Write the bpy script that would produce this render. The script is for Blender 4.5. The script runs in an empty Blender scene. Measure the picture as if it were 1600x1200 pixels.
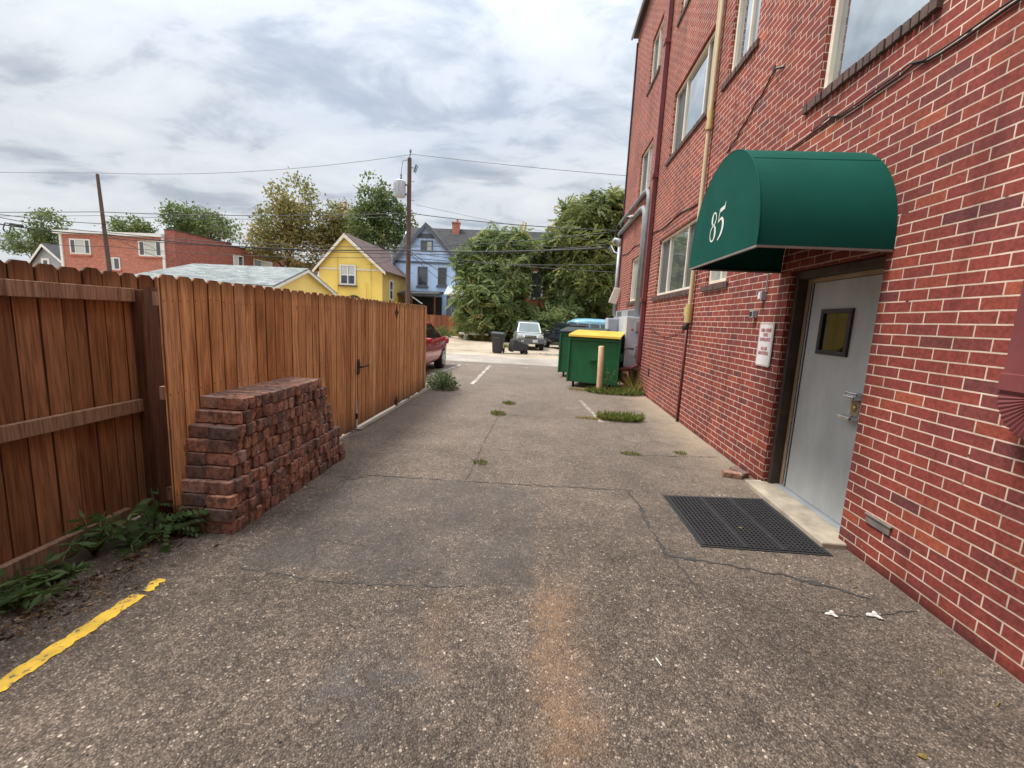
import bpy, bmesh, math, random
import numpy as np
from mathutils import Vector, Matrix
random.seed(7); rng = np.random.default_rng(7)
S = bpy.context.scene
COL = S.collection
R_ = math.radians

# ------------------------------------------------------------------ camera
F_PX, CAM_H = 680.0, 1.65
PITCH, ROLL, YAW = 0.149710, 0.0491221, -0.0680643
def cam_axes():
    cp, sp, cy, sy = math.cos(PITCH), math.sin(PITCH), math.cos(YAW), math.sin(YAW)
    fwd = Vector((sy*cp, cy*cp, -sp)); right = Vector((cy, -sy, 0)); down = fwd.cross(right)
    cr, sr = math.cos(ROLL), math.sin(ROLL)
    return cr*right - sr*down, sr*right + cr*down, fwd
RIGHT, DOWN, FWD = cam_axes()
cd = bpy.data.cameras.new('camera'); cam = bpy.data.objects.new('camera', cd); COL.objects.link(cam)
M = Matrix((RIGHT, -DOWN, -FWD)).transposed().to_4x4(); M.translation = (0, 0, CAM_H)
cam.matrix_world = M
cd.sensor_width = 36; cd.lens = 36*F_PX/1600; cd.clip_end = 2000; cd.clip_start = 0.05
S.camera = cam
def ray(px, py): return RIGHT*((px-800)/F_PX) + DOWN*((py-600)/F_PX) + FWD
def at(px, py, Y):
    d = ray(px, py); return Vector((0, 0, CAM_H)) + d*(Y/d.y)
def gp(px, py):
    d = ray(px, py); return Vector((0, 0, CAM_H)) + d*(-CAM_H/d.z)

# ------------------------------------------------------------------ world, sun, exposure
SUN_EL, SUN_AZ = R_(64), R_(-94)      # azimuth measured from +Y towards +X
w = bpy.data.worlds.new("World"); S.world = w; w.use_nodes = True
nt = w.node_tree; nt.nodes.clear()
def N(t, tree=None, **k):
    n = (tree or nt).nodes.new(t)
    for a, b in k.items(): setattr(n, a, b)
    return n
out = N('ShaderNodeOutputWorld'); bg = N('ShaderNodeBackground')
sky = N('ShaderNodeTexSky', sky_type='NISHITA', sun_disc=False)
sky.sun_elevation = SUN_EL; sky.sun_rotation = SUN_AZ
tc = N('ShaderNodeTexCoord')
sep = N('ShaderNodeSeparateXYZ'); nt.links.new(tc.outputs['Generated'], sep.inputs[0])
# cloud sheet: project the direction on a plane overhead
def math_(op, a, b=None, tree=None, c=None, clamp=False):
    t = tree or nt
    n = t.nodes.new('ShaderNodeMath'); n.operation = op; n.use_clamp = clamp
    for i, v in enumerate((a, b, c)):
        if v is None: continue
        if isinstance(v, (int, float)): n.inputs[i].default_value = v
        else: t.links.new(v, n.inputs[i])
    return n.outputs[0]
zc = math_('ADD', math_('MAXIMUM', sep.outputs[2], 0.0), 0.16)
ux = math_('DIVIDE', sep.outputs[0], zc); uy = math_('DIVIDE', sep.outputs[1], zc)
cmb = N('ShaderNodeCombineXYZ'); nt.links.new(ux, cmb.inputs[0]); nt.links.new(uy, cmb.inputs[1])
mp = N('ShaderNodeMapping'); mp.inputs['Location'].default_value = (3.2, 1.7, 0); mp.inputs['Scale'].default_value = (0.8, 1.15, 1); mp.inputs['Rotation'].default_value = (0, 0, 0.5)
nt.links.new(cmb.outputs[0], mp.inputs[0])
n1 = N('ShaderNodeTexNoise'); n1.inputs['Scale'].default_value = 2.3; n1.inputs['Detail'].default_value = 9; n1.inputs['Roughness'].default_value = .58; n1.inputs['Distortion'].default_value = .35
n2 = N('ShaderNodeTexNoise'); n2.inputs['Scale'].default_value = .5; n2.inputs['Detail'].default_value = 5; n2.inputs['Distortion'].default_value = .2
nt.links.new(mp.outputs[0], n1.inputs[0]); nt.links.new(mp.outputs[0], n2.inputs[0])
cr = N('ShaderNodeValToRGB')
el = cr.color_ramp.elements
el[0].position = .32; el[0].color = (.40, .46, .54, 1)
el[1].position = .60; el[1].color = (.90, .93, .96, 1)
e = el.new(.41); e.color = (.56, .61, .68, 1)
e = el.new(.47); e.color = (.77, .81, .86, 1)
mixn = math_('ADD', math_('MULTIPLY', n1.outputs['Fac'], .66), math_('MULTIPLY', n2.outputs['Fac'], .34))
nt.links.new(mixn, cr.inputs[0])
# overcast skies are brighter overhead than near the horizon
SKY_STR = 0.10
zz_ = math_('MAXIMUM', sep.outputs[2], 0.0)
grad = math_('ADD', math_('MULTIPLY', math_('POWER', zz_, 3.0), 2.2), .50)
vm = N('ShaderNodeVectorMath', operation='SCALE'); nt.links.new(cr.outputs[0], vm.inputs[0]); nt.links.new(math_('MULTIPLY', grad, 1.0/SKY_STR), vm.inputs['Scale'])
thin = N('ShaderNodeValToRGB'); thin.color_ramp.elements[0].position = .30; thin.color_ramp.elements[1].position = .46
nt.links.new(n2.outputs['Fac'], thin.inputs[0])
mx = N('ShaderNodeMix', data_type='RGBA')
nt.links.new(math_('ADD', math_('MULTIPLY', thin.outputs[0], .25), .72), mx.inputs['Factor'])
nt.links.new(sky.outputs[0], mx.inputs[6]); nt.links.new(vm.outputs[0], mx.inputs[7])
nt.links.new(mx.outputs[2], bg.inputs[0]); bg.inputs[1].default_value = SKY_STR
nt.links.new(bg.outputs[0], out.inputs[0])
sl = bpy.data.lights.new('sun', 'SUN'); so = bpy.data.objects.new('sun', sl); COL.objects.link(so)
sl.energy = 2.6; sl.angle = R_(16); sl.color = (1, .95, .88)
sd = Vector((math.sin(SUN_AZ)*math.cos(SUN_EL), math.cos(SUN_AZ)*math.cos(SUN_EL), math.sin(SUN_EL)))
so.rotation_euler = (-sd).to_track_quat('-Z', 'Y').to_euler()
S.view_settings.view_transform = 'Standard'; S.view_settings.look = 'None'
S.view_settings.exposure = 0.85; S.view_settings.gamma = 1

# ------------------------------------------------------------------ materials
def new_mat(name):
    m = bpy.data.materials.new(name); m.use_nodes = True
    t = m.node_tree; b = t.nodes['Principled BSDF']
    return m, t, b
def ramp(t, fac, stops, interp='LINEAR'):
    n = t.nodes.new('ShaderNodeValToRGB'); c = n.color_ramp; c.interpolation = interp
    while len(c.elements) > 1: c.elements.remove(c.elements[-1])
    for i, (p, col) in enumerate(stops):
        if not isinstance(col, (tuple, list)): col = (col, col, col)
        e = c.elements[0] if i == 0 else c.elements.new(p)
        e.position = p; e.color = (*col[:3], 1)
    if fac is not None: t.links.new(fac, n.inputs[0])
    return n.outputs[0]
def pos(t, scale=(1, 1, 1), rot=(0, 0, 0), obj=False):
    if obj:
        g = t.nodes.new('ShaderNodeTexCoord').outputs['Object']
    else:
        g = t.nodes.new('ShaderNodeNewGeometry').outputs['Position']
    m = t.nodes.new('ShaderNodeMapping'); m.inputs['Scale'].default_value = scale; m.inputs['Rotation'].default_value = rot
    t.links.new(g, m.inputs[0]); return m.outputs[0]
def noise(t, vec, scale, detail=4, rough=.55, dist=0):
    n = t.nodes.new('ShaderNodeTexNoise'); n.inputs['Scale'].default_value = scale; n.inputs['Detail'].default_value = detail
    n.inputs['Roughness'].default_value = rough; n.inputs['Distortion'].default_value = dist
    t.links.new(vec, n.inputs[0]); return n.outputs['Fac']
def mixc(t, fac, a, b, blend='MIX'):
    n = t.nodes.new('ShaderNodeMix'); n.data_type = 'RGBA'; n.blend_type = blend
    for i, v in ((0, fac), (6, a), (7, b)):
        if isinstance(v, (int, float)): n.inputs[i].default_value = v
        elif isinstance(v, (tuple, list)): n.inputs[i].default_value = (*v[:3], 1)
        else: t.links.new(v, n.inputs[i])
    return n.outputs[2]
def bump(t, b, h, strength=.3, dist=.01):
    n = t.nodes.new('ShaderNodeBump'); n.inputs['Strength'].default_value = strength; n.inputs['Distance'].default_value = dist
    t.links.new(h, n.inputs['Height']); t.links.new(n.outputs[0], b.inputs['Normal'])
def attr(t, name='rnd'):
    n = t.nodes.new('ShaderNodeAttribute'); n.attribute_name = name; return n.outputs['Fac']
def objrnd(t): return t.nodes.new('ShaderNodeObjectInfo').outputs['Random']
def pm(name, c1, c2=None, scale=6, rough=.6, bmp=0, metal=0, spec=.5, stretch=(1, 1, 1), obj=True, detail=5, bscale=None, coat=0):
    m, t, b = new_mat(name)
    c2 = c2 or tuple(x*.72 for x in c1)
    v = pos(t, stretch, obj=obj)
    f = noise(t, v, scale, detail)
    col = ramp(t, f, [(.3, c2), (.68, c1)])
    t.links.new(col, b.inputs['Base Color'])
    b.inputs['Roughness'].default_value = rough; b.inputs['Metallic'].default_value = metal
    b.inputs['Specular IOR Level'].default_value = spec; b.inputs['Coat Weight'].default_value = coat
    if coat: b.inputs['Coat Roughness'].default_value = .05
    rr = ramp(t, noise(t, v, scale*2.3, 4), [(.3, max(0, rough-.12)), (.7, min(1, rough+.12))]); t.links.new(rr, b.inputs['Roughness'])
    if bmp: bump(t, b, noise(t, v, bscale or scale*6, 5), bmp, .004)
    return m

def brick_mat(name, w_, h_, mortar, stops, mcol, z0=0, bstr=.6, dirt=True, msmooth=.15):
    m, t, b = new_mat(name)
    g = t.nodes.new('ShaderNodeNewGeometry')
    sp = t.nodes.new('ShaderNodeSeparateXYZ'); t.links.new(g.outputs['Position'], sp.inputs[0])
    sn = t.nodes.new('ShaderNodeSeparateXYZ'); t.links.new(g.outputs['True Normal'], sn.inputs[0])
    isx = math_('GREATER_THAN', math_('ABSOLUTE', sn.outputs[0], tree=t), .5, tree=t)
    u = math_('ADD', math_('MULTIPLY', sp.outputs[1], isx, tree=t), math_('MULTIPLY', sp.outputs[0], math_('SUBTRACT', 1.0, isx, tree=t), tree=t), tree=t)
    # hand laid walls: joints wander a little
    wob = noise(t, pos(t), 3.1, 3)
    cv = t.nodes.new('ShaderNodeCombineXYZ')
    t.links.new(math_('ADD', u, math_('MULTIPLY', math_('SUBTRACT', wob, .5, tree=t), .012, tree=t), tree=t), cv.inputs[0])
    wob2 = noise(t, pos(t), 2.2, 4)
    t.links.new(math_('ADD', math_('SUBTRACT', sp.outputs[2], z0, tree=t), math_('MULTIPLY', math_('SUBTRACT', wob2, .5, tree=t), .010, tree=t), tree=t), cv.inputs[1])
    br = t.nodes.new('ShaderNodeTexBrick')
    br.inputs['Scale'].default_value = 1; br.inputs['Brick Width'].default_value = w_; br.inputs['Row Height'].default_value = h_
    br.inputs['Mortar Size'].default_value = mortar; br.inputs['Mortar Smooth'].default_value = msmooth
    br.inputs['Color1'].default_value = (0, 0, 0, 1); br.inputs['Color2'].default_value = (1, 1, 1, 1); br.inputs['Mortar'].default_value = (.5, .5, .5, 1)
    t.links.new(cv.outputs[0], br.inputs[0])
    col = ramp(t, br.outputs['Color'], stops)
    fine = noise(t, pos(t), 45, 5); big = noise(t, pos(t), .9, 5)
    col = mixc(t, 1, col, ramp(t, fine, [(.25, .62), (.75, 1.28)]), 'MULTIPLY')
    mc = mixc(t, 1, mcol, ramp(t, noise(t, pos(t), 8, 4), [(.3, .72), (.7, 1.1)]), 'MULTIPLY')
    col = mixc(t, br.outputs['Fac'], col, mc)
    if dirt:
        # efflorescence and grime, low on the wall
        zf = ramp(t, sp.outputs[2], [(.0, 1.0), (.9, 0.0)])
        ef = ramp(t, noise(t, pos(t, (1, 1, .6)), 5, 6, .65), [(.60, 0), (.74, .55)])
        yf = ramp(t, math_('MULTIPLY', sp.outputs[1], .1, tree=t), [(.45, .35), (.95, 1.0)])
        e_ = mixc(t, 1, ef, mixc(t, 1, zf, yf, 'MULTIPLY'), 'MULTIPLY')
        col = mixc(t, e_, col, (.52, .45, .40))
        col = mixc(t, 1, col, ramp(t, big, [(.3, .80), (.7, 1.12)]), 'MULTIPLY')
        stk = ramp(t, noise(t, pos(t, (2.6, 2.6, .22)), 1.6, 6, .65), [(.34, .66), (.5, .98), (.75, 1.06)])
        col = mixc(t, .75, col, stk, 'MULTIPLY')
        chip = ramp(t, noise(t, pos(t), 17, 5, .7), [(.70, 0), (.745, .8)])
        col = mixc(t, chip, col, (.47, .33, .28))
        hole = math_('MULTIPLY', br.outputs['Fac'], ramp(t, noise(t, pos(t), 6.5, 4, .6), [(.66, 0), (.70, 1)]), tree=t)
        col = mixc(t, hole, col, (.05, .03, .028))
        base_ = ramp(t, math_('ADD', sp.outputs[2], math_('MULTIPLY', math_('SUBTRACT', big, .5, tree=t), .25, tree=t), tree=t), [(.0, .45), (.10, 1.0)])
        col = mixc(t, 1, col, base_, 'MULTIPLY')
    t.links.new(col, b.inputs['Base Color'])
    b.inputs['Roughness'].default_value = .82; b.inputs['Specular IOR Level'].default_value = .3
    hh = math_('ADD', math_('MULTIPLY', math_('SUBTRACT', 1.0, br.outputs['Fac'], tree=t), 1.0, tree=t), math_('MULTIPLY', fine, .35, tree=t), tree=t)
    bump(t, b, hh, bstr, .006)
    return m

RED_STOPS = [(0, (.145, .044, .042)), (.07, (.190, .046, .040)), (.3, (.225, .048, .037)), (.8, (.255, .053, .037)), (.94, (.29, .064, .039)), (1, (.35, .086, .045))]
M_BRICK = brick_mat('painted red brick', .233, .0755, .0050, RED_STOPS, (.66, .52, .41), .0065)
M_SILL = pm('dark sill brick', (.13, .075, .06), (.07, .045, .042), 9, .8, .4)
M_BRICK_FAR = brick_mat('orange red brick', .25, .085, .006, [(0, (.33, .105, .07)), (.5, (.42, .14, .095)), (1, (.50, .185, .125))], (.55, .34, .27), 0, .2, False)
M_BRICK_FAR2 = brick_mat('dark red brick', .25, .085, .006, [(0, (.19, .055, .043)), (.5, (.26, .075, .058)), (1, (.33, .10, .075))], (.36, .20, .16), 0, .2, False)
M_ORANGE = brick_mat('orange painted brick', .25, .085, .006, [(0, (.40, .10, .045)), (1, (.55, .15, .06))], (.45, .15, .08), 0, .2, False)

def wood_mat(name, stops, streak, top_dark=.0, ztop=1.83, redstain=.5, nails=False):
    m, t, b = new_mat(name)
    g = t.nodes.new('ShaderNodeNewGeometry'); sp = t.nodes.new('ShaderNodeSeparateXYZ'); t.links.new(g.outputs['Position'], sp.inputs[0])
    r = attr(t)
    off = t.nodes.new('ShaderNodeCombineXYZ')
    t.links.new(math_('MULTIPLY', r, 37.0, tree=t), off.inputs[2]); t.links.new(math_('MULTIPLY', r, 11.0, tree=t), off.inputs[0])
    va = t.nodes.new('ShaderNodeVectorMath'); va.operation = 'ADD'; t.links.new(g.outputs['Position'], va.inputs[0]); t.links.new(off.outputs[0], va.inputs[1])
    mp1 = t.nodes.new('ShaderNodeMapping'); mp1.inputs['Scale'].default_value = (30, 30, 1.3); t.links.new(va.outputs[0], mp1.inputs[0])
    mp2 = t.nodes.new('ShaderNodeMapping'); mp2.inputs['Scale'].default_value = (9, 9, 1.1); t.links.new(va.outputs[0], mp2.inputs[0])
    mp3 = t.nodes.new('ShaderNodeMapping'); mp3.inputs['Scale'].default_value = (7, 7, 2.6); t.links.new(va.outputs[0], mp3.inputs[0])
    grain = noise(t, mp1.outputs[0], 2.2, 6, .6, .6)
    st = noise(t, mp2.outputs[0], 1.0, 5, .6, .5)
    base = ramp(t, r, stops)
    col = mixc(t, 1, base, ramp(t, grain, [(.28, .38), (.5, .95), (.72, 1.4)]), 'MULTIPLY')
    sm = ramp(t, st, [(.50, 0), (.72, redstain)])
    col = mixc(t, sm, col, streak)
    vo = t.nodes.new('ShaderNodeTexVoronoi'); vo.inputs['Scale'].default_value = 1.0; t.links.new(mp3.outputs[0], vo.inputs[0])
    kn = math_('MULTIPLY', ramp(t, vo.outputs['Distance'], [(.04, .8), (.12, 0)]), ramp(t, noise(t, g.outputs['Position'], 2.3, 2), [(.48, 0), (.54, 1)]), tree=t)
    col = mixc(t, kn, col, (.045, .018, .010))
    if nails:
        dy = math_('LESS_THAN', math_('ABSOLUTE', math_('SUBTRACT', math_('FRACT', math_('DIVIDE', sp.outputs[1], .0686, tree=t), tree=t), .5, tree=t), tree=t), .055, tree=t)
        for zk in (.295, 1.025, 1.665):
            nl_ = math_('MULTIPLY', dy, math_('LESS_THAN', math_('ABSOLUTE', math_('SUBTRACT', math_('ADD', sp.outputs[2], math_('MULTIPLY', r, .03, tree=t), tree=t), zk+.015, tree=t), tree=t), .005, tree=t), tree=t)
            col = mixc(t, nl_, col, (.05, .03, .022))
        damp = ramp(t, math_('ADD', sp.outputs[2], math_('MULTIPLY', math_('SUBTRACT', st, .5, tree=t), .5, tree=t), tree=t), [(.0, .75), (.34, 0)])
        col = mixc(t, damp, col, (.13, .085, .055))
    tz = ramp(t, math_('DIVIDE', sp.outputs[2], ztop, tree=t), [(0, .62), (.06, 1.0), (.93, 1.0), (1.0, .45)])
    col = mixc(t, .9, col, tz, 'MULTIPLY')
    t.links.new(col, b.inputs['Base Color']); b.inputs['Roughness'].default_value = .75; b.inputs['Specular IOR Level'].default_value = .25
    bump(t, b, grain, .35, .003)
    return m
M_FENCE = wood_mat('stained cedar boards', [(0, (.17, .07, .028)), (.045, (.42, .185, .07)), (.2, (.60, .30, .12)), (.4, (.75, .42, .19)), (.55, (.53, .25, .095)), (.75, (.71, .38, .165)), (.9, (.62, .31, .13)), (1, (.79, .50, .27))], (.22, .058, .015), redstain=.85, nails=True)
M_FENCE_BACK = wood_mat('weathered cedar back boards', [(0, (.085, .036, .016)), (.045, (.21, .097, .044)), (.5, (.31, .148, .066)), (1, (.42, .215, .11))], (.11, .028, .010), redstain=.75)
M_RAIL = wood_mat('weathered cedar rail', [(0, (.33, .205, .13)), (.5, (.42, .26, .165)), (1, (.46, .29, .195))], (.15, .06, .03), ztop=50)
M_POST = wood_mat('stained post', [(0, (.16, .075, .045)), (1, (.20, .095, .055))], (.09, .028, .014), ztop=50)
M_FARFENCE = wood_mat('old far fence', [(0, (.20, .07, .035)), (.5, (.30, .11, .05)), (1, (.40, .17, .08))], (.13, .04, .02), ztop=1.7)
M_POLE = pm('creosote pole', (.13, .075, .052), (.055, .036, .03), 5, .85, .3, stretch=(8, 8, .7))

M_PAPER = pm('dirty paper', (.60, .58, .55), (.34, .32, .30), 60, .8)
M_WHITE = pm('white paint', (.74, .73, .69), (.62, .60, .56), 3, .45)
M_CREAM = pm('cream vinyl frame', (.74, .69, .58), (.62, .57, .47), 4, .45)
M_TRIM = pm('white trim', (.72, .71, .68), (.58, .57, .54), 2, .6)
M_SCREEN = pm('insect screen', (.085, .088, .085), (.06, .063, .062), 20, .55)
M_BLACK = pm('black iron', (.012, .012, .012), (.02, .018, .016), 20, .5)
M_RUBBER = pm('black rubber', (.022, .022, .024), (.012, .012, .013), 30, .75, .2)
M_TYRE = pm('tyre rubber', (.018, .018, .019), (.012, .012, .012), 14, .8)
M_RIM = pm('alloy rim', (.55, .56, .58), (.42, .43, .45), 10, .3, metal=.85)
M_CHROME = pm('chrome', (.72, .72, .72), (.6, .6, .6), 6, .18, metal=1)
M_BRASS = pm('brass', (.55, .40, .18), (.4, .28, .12), 8, .35, metal=.9)
M_GALV = pm('galvanised grey', (.40, .42, .44), (.30, .32, .34), 3, .5, metal=.25)
M_CONDUIT = pm('grey conduit', (.25, .26, .27), (.17, .18, .19), 3, .6)
M_GREYBOX = pm('grey enamel', (.47, .50, .54), (.40, .43, .46), 2.5, .5)
M_MAROON = pm('maroon painted metal', (.20, .052, .052), (.13, .036, .038), 2.5, .45, .1)
M_TAN = pm('tan painted pipe', (.58, .47, .30), (.46, .36, .22), 2, .6, stretch=(4, 4, .6))
M_YTAN = pm('yellowed joint', (.52, .40, .16), (.42, .31, .12), 6, .55)
M_BOLLARD = pm('bollard paint', (.62, .45, .28), (.46, .30, .17), 5, .7, .15, stretch=(3, 3, .8))
M_EAVE = pm('dark eave', (.055, .035, .032), (.035, .025, .024), 4, .6)
M_CONC = pm('stained concrete', (.44, .38, .29), (.25, .21, .16), 7, .88, .35, bscale=60)
M_CONC2 = pm('pale concrete', (.24, .21, .18), (.15, .13, .11), 1.5, .9, .3, bscale=40, obj=False)
M_FRAMEBROWN = pm('brown door frame', (.062, .043, .03), (.028, .02, .016), 5, .6, .2)
M_FRAMETAN = pm('tan door frame', (.36, .27, .17), (.24, .17, .10), 4, .6, .1)

def door_mat():
    m, t, b = new_mat('scuffed grey door')
    v = pos(t, (1, 1, .35)); f = noise(t, v, 4, 7, .65)
    c = ramp(t, f, [(.3, (.33, .345, .335)), (.55, (.415, .43, .42)), (.75, (.48, .49, .48))])
    sc = ramp(t, noise(t, pos(t), 9, 7, .75), [(.62, 0), (.72, .8)])
    g = t.nodes.new('ShaderNodeNewGeometry'); sp = t.nodes.new('ShaderNodeSeparateXYZ'); t.links.new(g.outputs['Position'], sp.inputs[0])
    low = ramp(t, sp.outputs[2], [(.05, 1), (.7, .15)])
    c = mixc(t, mixc(t, 1, sc, low, 'MULTIPLY'), c, (.10, .12, .125))
    t.links.new(c, b.inputs['Base Color']); b.inputs['Roughness'].default_value = .42
    bump(t, b, f, .08, .004)
    return m
M_DOOR = door_mat()
def glass_mat(name, tint=(.05, .06, .06), spec=1.0, rough=.04, ior=1.9):
    m, t, b = new_mat(name)
    v = pos(t); f = noise(t, v, 1.6, 4)
    t.links.new(ramp(t, f, [(.3, tuple(x*.6 for x in tint)), (.7, tint)]), b.inputs['Base Color'])
    b.inputs['Roughness'].default_value = rough; b.inputs['Specular IOR Level'].default_value = spec; b.inputs['IOR'].default_value = ior
    bump(t, b, noise(t, v, 2.5, 2), .04, .02)
    return m
M_GLASS = glass_mat('window glass', (.62, .67, .68), ior=1.6); M_GLASS.node_tree.nodes['Principled BSDF'].inputs['Metallic'].default_value = .85
M_GLASS_PALE = glass_mat('glass over pale curtain', (.36, .40, .37), ior=1.7)
M_GLASS_DARK = glass_mat('dark glass', (.02, .024, .026), ior=1.6)
M_GLASS_CAR = glass_mat('car glass', (.075, .11, .115), ior=1.45)
M_GLASS_CARD = glass_mat('tinted car glass', (.015, .02, .022), ior=1.6)

def ground_mat():
    m, t, b = new_mat('worn asphalt')
    v = pos(t)
    vo = t.nodes.new('ShaderNodeTexVoronoi'); vo.inputs['Scale'].default_value = 125; t.links.new(v, vo.inputs[0])
    vo2 = t.nodes.new('ShaderNodeTexVoronoi'); vo2.inputs['Scale'].default_value = 42; t.links.new(v, vo2.inputs[0])
    sv = t.nodes.new('ShaderNodeSeparateColor'); t.links.new(vo.outputs['Color'], sv.inputs[0])
    sv2 = t.nodes.new('ShaderNodeSeparateColor'); t.links.new(vo2.outputs['Color'], sv2.inputs[0])
    agg = ramp(t, sv.outputs[0], [(0, (.070, .058, .048)), (.35, (.108, .088, .072)), (.65, (.142, .116, .094)), (.88, (.178, .146, .118)), (.965, (.23, .192, .157)), (1, (.36, .315, .265))])
    # bitumen between the stones
    edge = ramp(t, vo.outputs['Distance'], [(.40, 0), (.75, .75)])
    agg = mixc(t, edge, agg, (.05, .042, .036))
    peb = math_('MULTIPLY', ramp(t, sv2.outputs[1], [(.90, 0), (.92, 1)]), ramp(t, vo2.outputs['Distance'], [(.22, 1), (.34, 0)]), tree=t)
    pebc = ramp(t, sv2.outputs[2], [(0, (.03, .026, .024)), (.35, (.20, .155, .12)), (1, (.42, .36, .30))])
    agg = mixc(t, peb, agg, pebc)
    sp = t.nodes.new('ShaderNodeSeparateXYZ'); t.links.new(v, sp.inputs[0])
    X_, Y_ = sp.outputs[0], sp.outputs[1]
    big = noise(t, v, .7, 6, .6, .4); med = noise(t, v, 3.2, 6, .62)
    agg = mixc(t, 1, agg, ramp(t, big, [(.28, .66), (.5, .98), (.72, 1.3)]), 'MULTIPLY')
    co = t.nodes.new('ShaderNodeTexVoronoi'); co.inputs['Scale'].default_value = 44; t.links.new(v, co.inputs[0])
    cs = t.nodes.new('ShaderNodeSeparateColor'); t.links.new(co.outputs['Color'], cs.inputs[0])
    agg = mixc(t, .6, agg, ramp(t, cs.outputs[0], [(0, .6), (.5, 1.0), (.85, 1.2), (1, 1.75)]), 'MULTIPLY')
    agg = mixc(t, .42, agg, ramp(t, noise(t, v, 14, 6, .75), [(.3, .68), (.5, 1.0), (.7, 1.38)]), 'MULTIPLY')
    agg = mixc(t, 1, agg, (1.32, 1.26, 1.20), 'MULTIPLY')
    agg = mixc(t, 1, agg, ramp(t, med, [(.3, .66), (.7, 1.04)]), 'MULTIPLY')
    wx = math_('ADD', X_, math_('MULTIPLY', math_('SUBTRACT', noise(t, v, 4, 5), .5, tree=t), .45, tree=t), tree=t)
    wy = math_('ADD', Y_, math_('MULTIPLY', math_('SUBTRACT', noise(t, v, 3.1, 5), .5, tree=t), .5, tree=t), tree=t)
    def box(x0, x1, y0, y1, s=.08):
        a = None
        for val, lo, sg in ((wx, x0, 1), (wx, x1, -1), (wy, y0, 1), (wy, y1, -1)):
            q = math_('MULTIPLY', math_('SUBTRACT', val, lo, tree=t), sg/s, tree=t, clamp=True)
            a = q if a is None else math_('MULTIPLY', a, q, tree=t)
        return a
    # sealcoat left as a bluish film, worn through by the stones
    seal = math_('MULTIPLY', box(-1.9, .05, 2.42, 4.12, .05), ramp(t, noise(t, v, 2.4, 7, .7), [(.30, .1), (.60, .95)]), tree=t)
    agg = mixc(t, seal, agg, mixc(t, .45, (.062, .060, .060), agg))
    seal2 = math_('MULTIPLY', box(-1.0, -.3, 1.35, 2.0, .2), ramp(t, noise(t, v, 5, 6, .7), [(.45, 0), (.65, .6)]), tree=t)
    agg = mixc(t, seal2, agg, (.082, .083, .087))
    # rust run
    rust = math_('MULTIPLY', box(-.03, .36, 1.2, 2.75, .22), ramp(t, noise(t, v, 3.5, 6, .65), [(.32, .05), (.62, .75)]), tree=t)
    agg = mixc(t, math_('MULTIPLY', math_('MULTIPLY', rust, 1.1, tree=t), ramp(t, noise(t, v, 26, 5, .7), [(.34, .25), (.6, 1)]), tree=t), agg, (.27, .155, .08))
    rust2 = math_('MULTIPLY', box(-.62, -.35, 1.7, 2.3, .16), ramp(t, noise(t, v, 5, 6, .65), [(.4, 0), (.62, .45)]), tree=t)
    agg = mixc(t, rust2, agg, (.27, .17, .095))
    oil = math_('MULTIPLY', box(-.85, -.5, 1.3, 2.5, .25), ramp(t, noise(t, v, 4, 6, .7), [(.35, 0), (.6, .6)]), tree=t)
    agg = mixc(t, oil, agg, (.045, .042, .042))
    # pale dust down the lot, also painting in the brighter light there; sand along the wall and near the alley
    far = ramp(t, math_('MULTIPLY', math_('ADD', Y_, math_('MULTIPLY', big, 3.0, tree=t), tree=t), .05, tree=t), [(.20, 0), (.40, .42), (.75, .55)])
    agg = mixc(t, math_('MULTIPLY', far, ramp(t, cs.outputs[1], [(0, .35), (1, 1.0)]), tree=t), agg, (.275, .228, .188))
    sand = math_('MULTIPLY', ramp(t, math_('ADD', math_('MULTIPLY', X_, .4, tree=t), math_('MULTIPLY', math_('SUBTRACT', med, .5, tree=t), .35, tree=t), tree=t), [(.66, 0), (.98, .85)]), ramp(t, math_('MULTIPLY', Y_, .1, tree=t), [(.42, .0), (.62, 1)]), tree=t)
    agg = mixc(t, sand, agg, (.34, .27, .19))
    # hairline cracks
    cv = t.nodes.new('ShaderNodeTexVoronoi'); cv.feature = 'DISTANCE_TO_EDGE'; cv.inputs['Scale'].default_value = .55
    vd = t.nodes.new('ShaderNodeVectorMath'); vd.operation = 'ADD'
    nz = t.nodes.new('ShaderNodeTexNoise'); nz.inputs['Scale'].default_value = 2.2; nz.inputs['Detail'].default_value = 6
    t.links.new(v, nz.inputs[0]); sc = t.nodes.new('ShaderNodeVectorMath'); sc.operation = 'SCALE'; sc.inputs['Scale'].default_value = .55
    t.links.new(nz.outputs['Color'], sc.inputs[0]); t.links.new(v, vd.inputs[0]); t.links.new(sc.outputs[0], vd.inputs[1]); t.links.new(vd.outputs[0], cv.inputs[0])
    crk = math_('MULTIPLY', ramp(t, cv.outputs['Distance'], [(.001, 1), (.005, 0)]), ramp(t, noise(t, v, .9, 3), [(.46, 0), (.64, .6)]), tree=t)
    agg = mixc(t, crk, agg, (.03, .026, .023))
    t.links.new(agg, b.inputs['Base Color'])
    b.inputs['Roughness'].default_value = .88; b.inputs['Specular IOR Level'].default_value = .25
    h = math_('SUBTRACT', math_('MULTIPLY', med, .6, tree=t), math_('ADD', vo.outputs['Distance'], math_('MULTIPLY', crk, 1.5, tree=t), tree=t), tree=t)
    bump(t, b, h, .9, .009)
    return m
M_ASPHALT = ground_mat()
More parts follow.
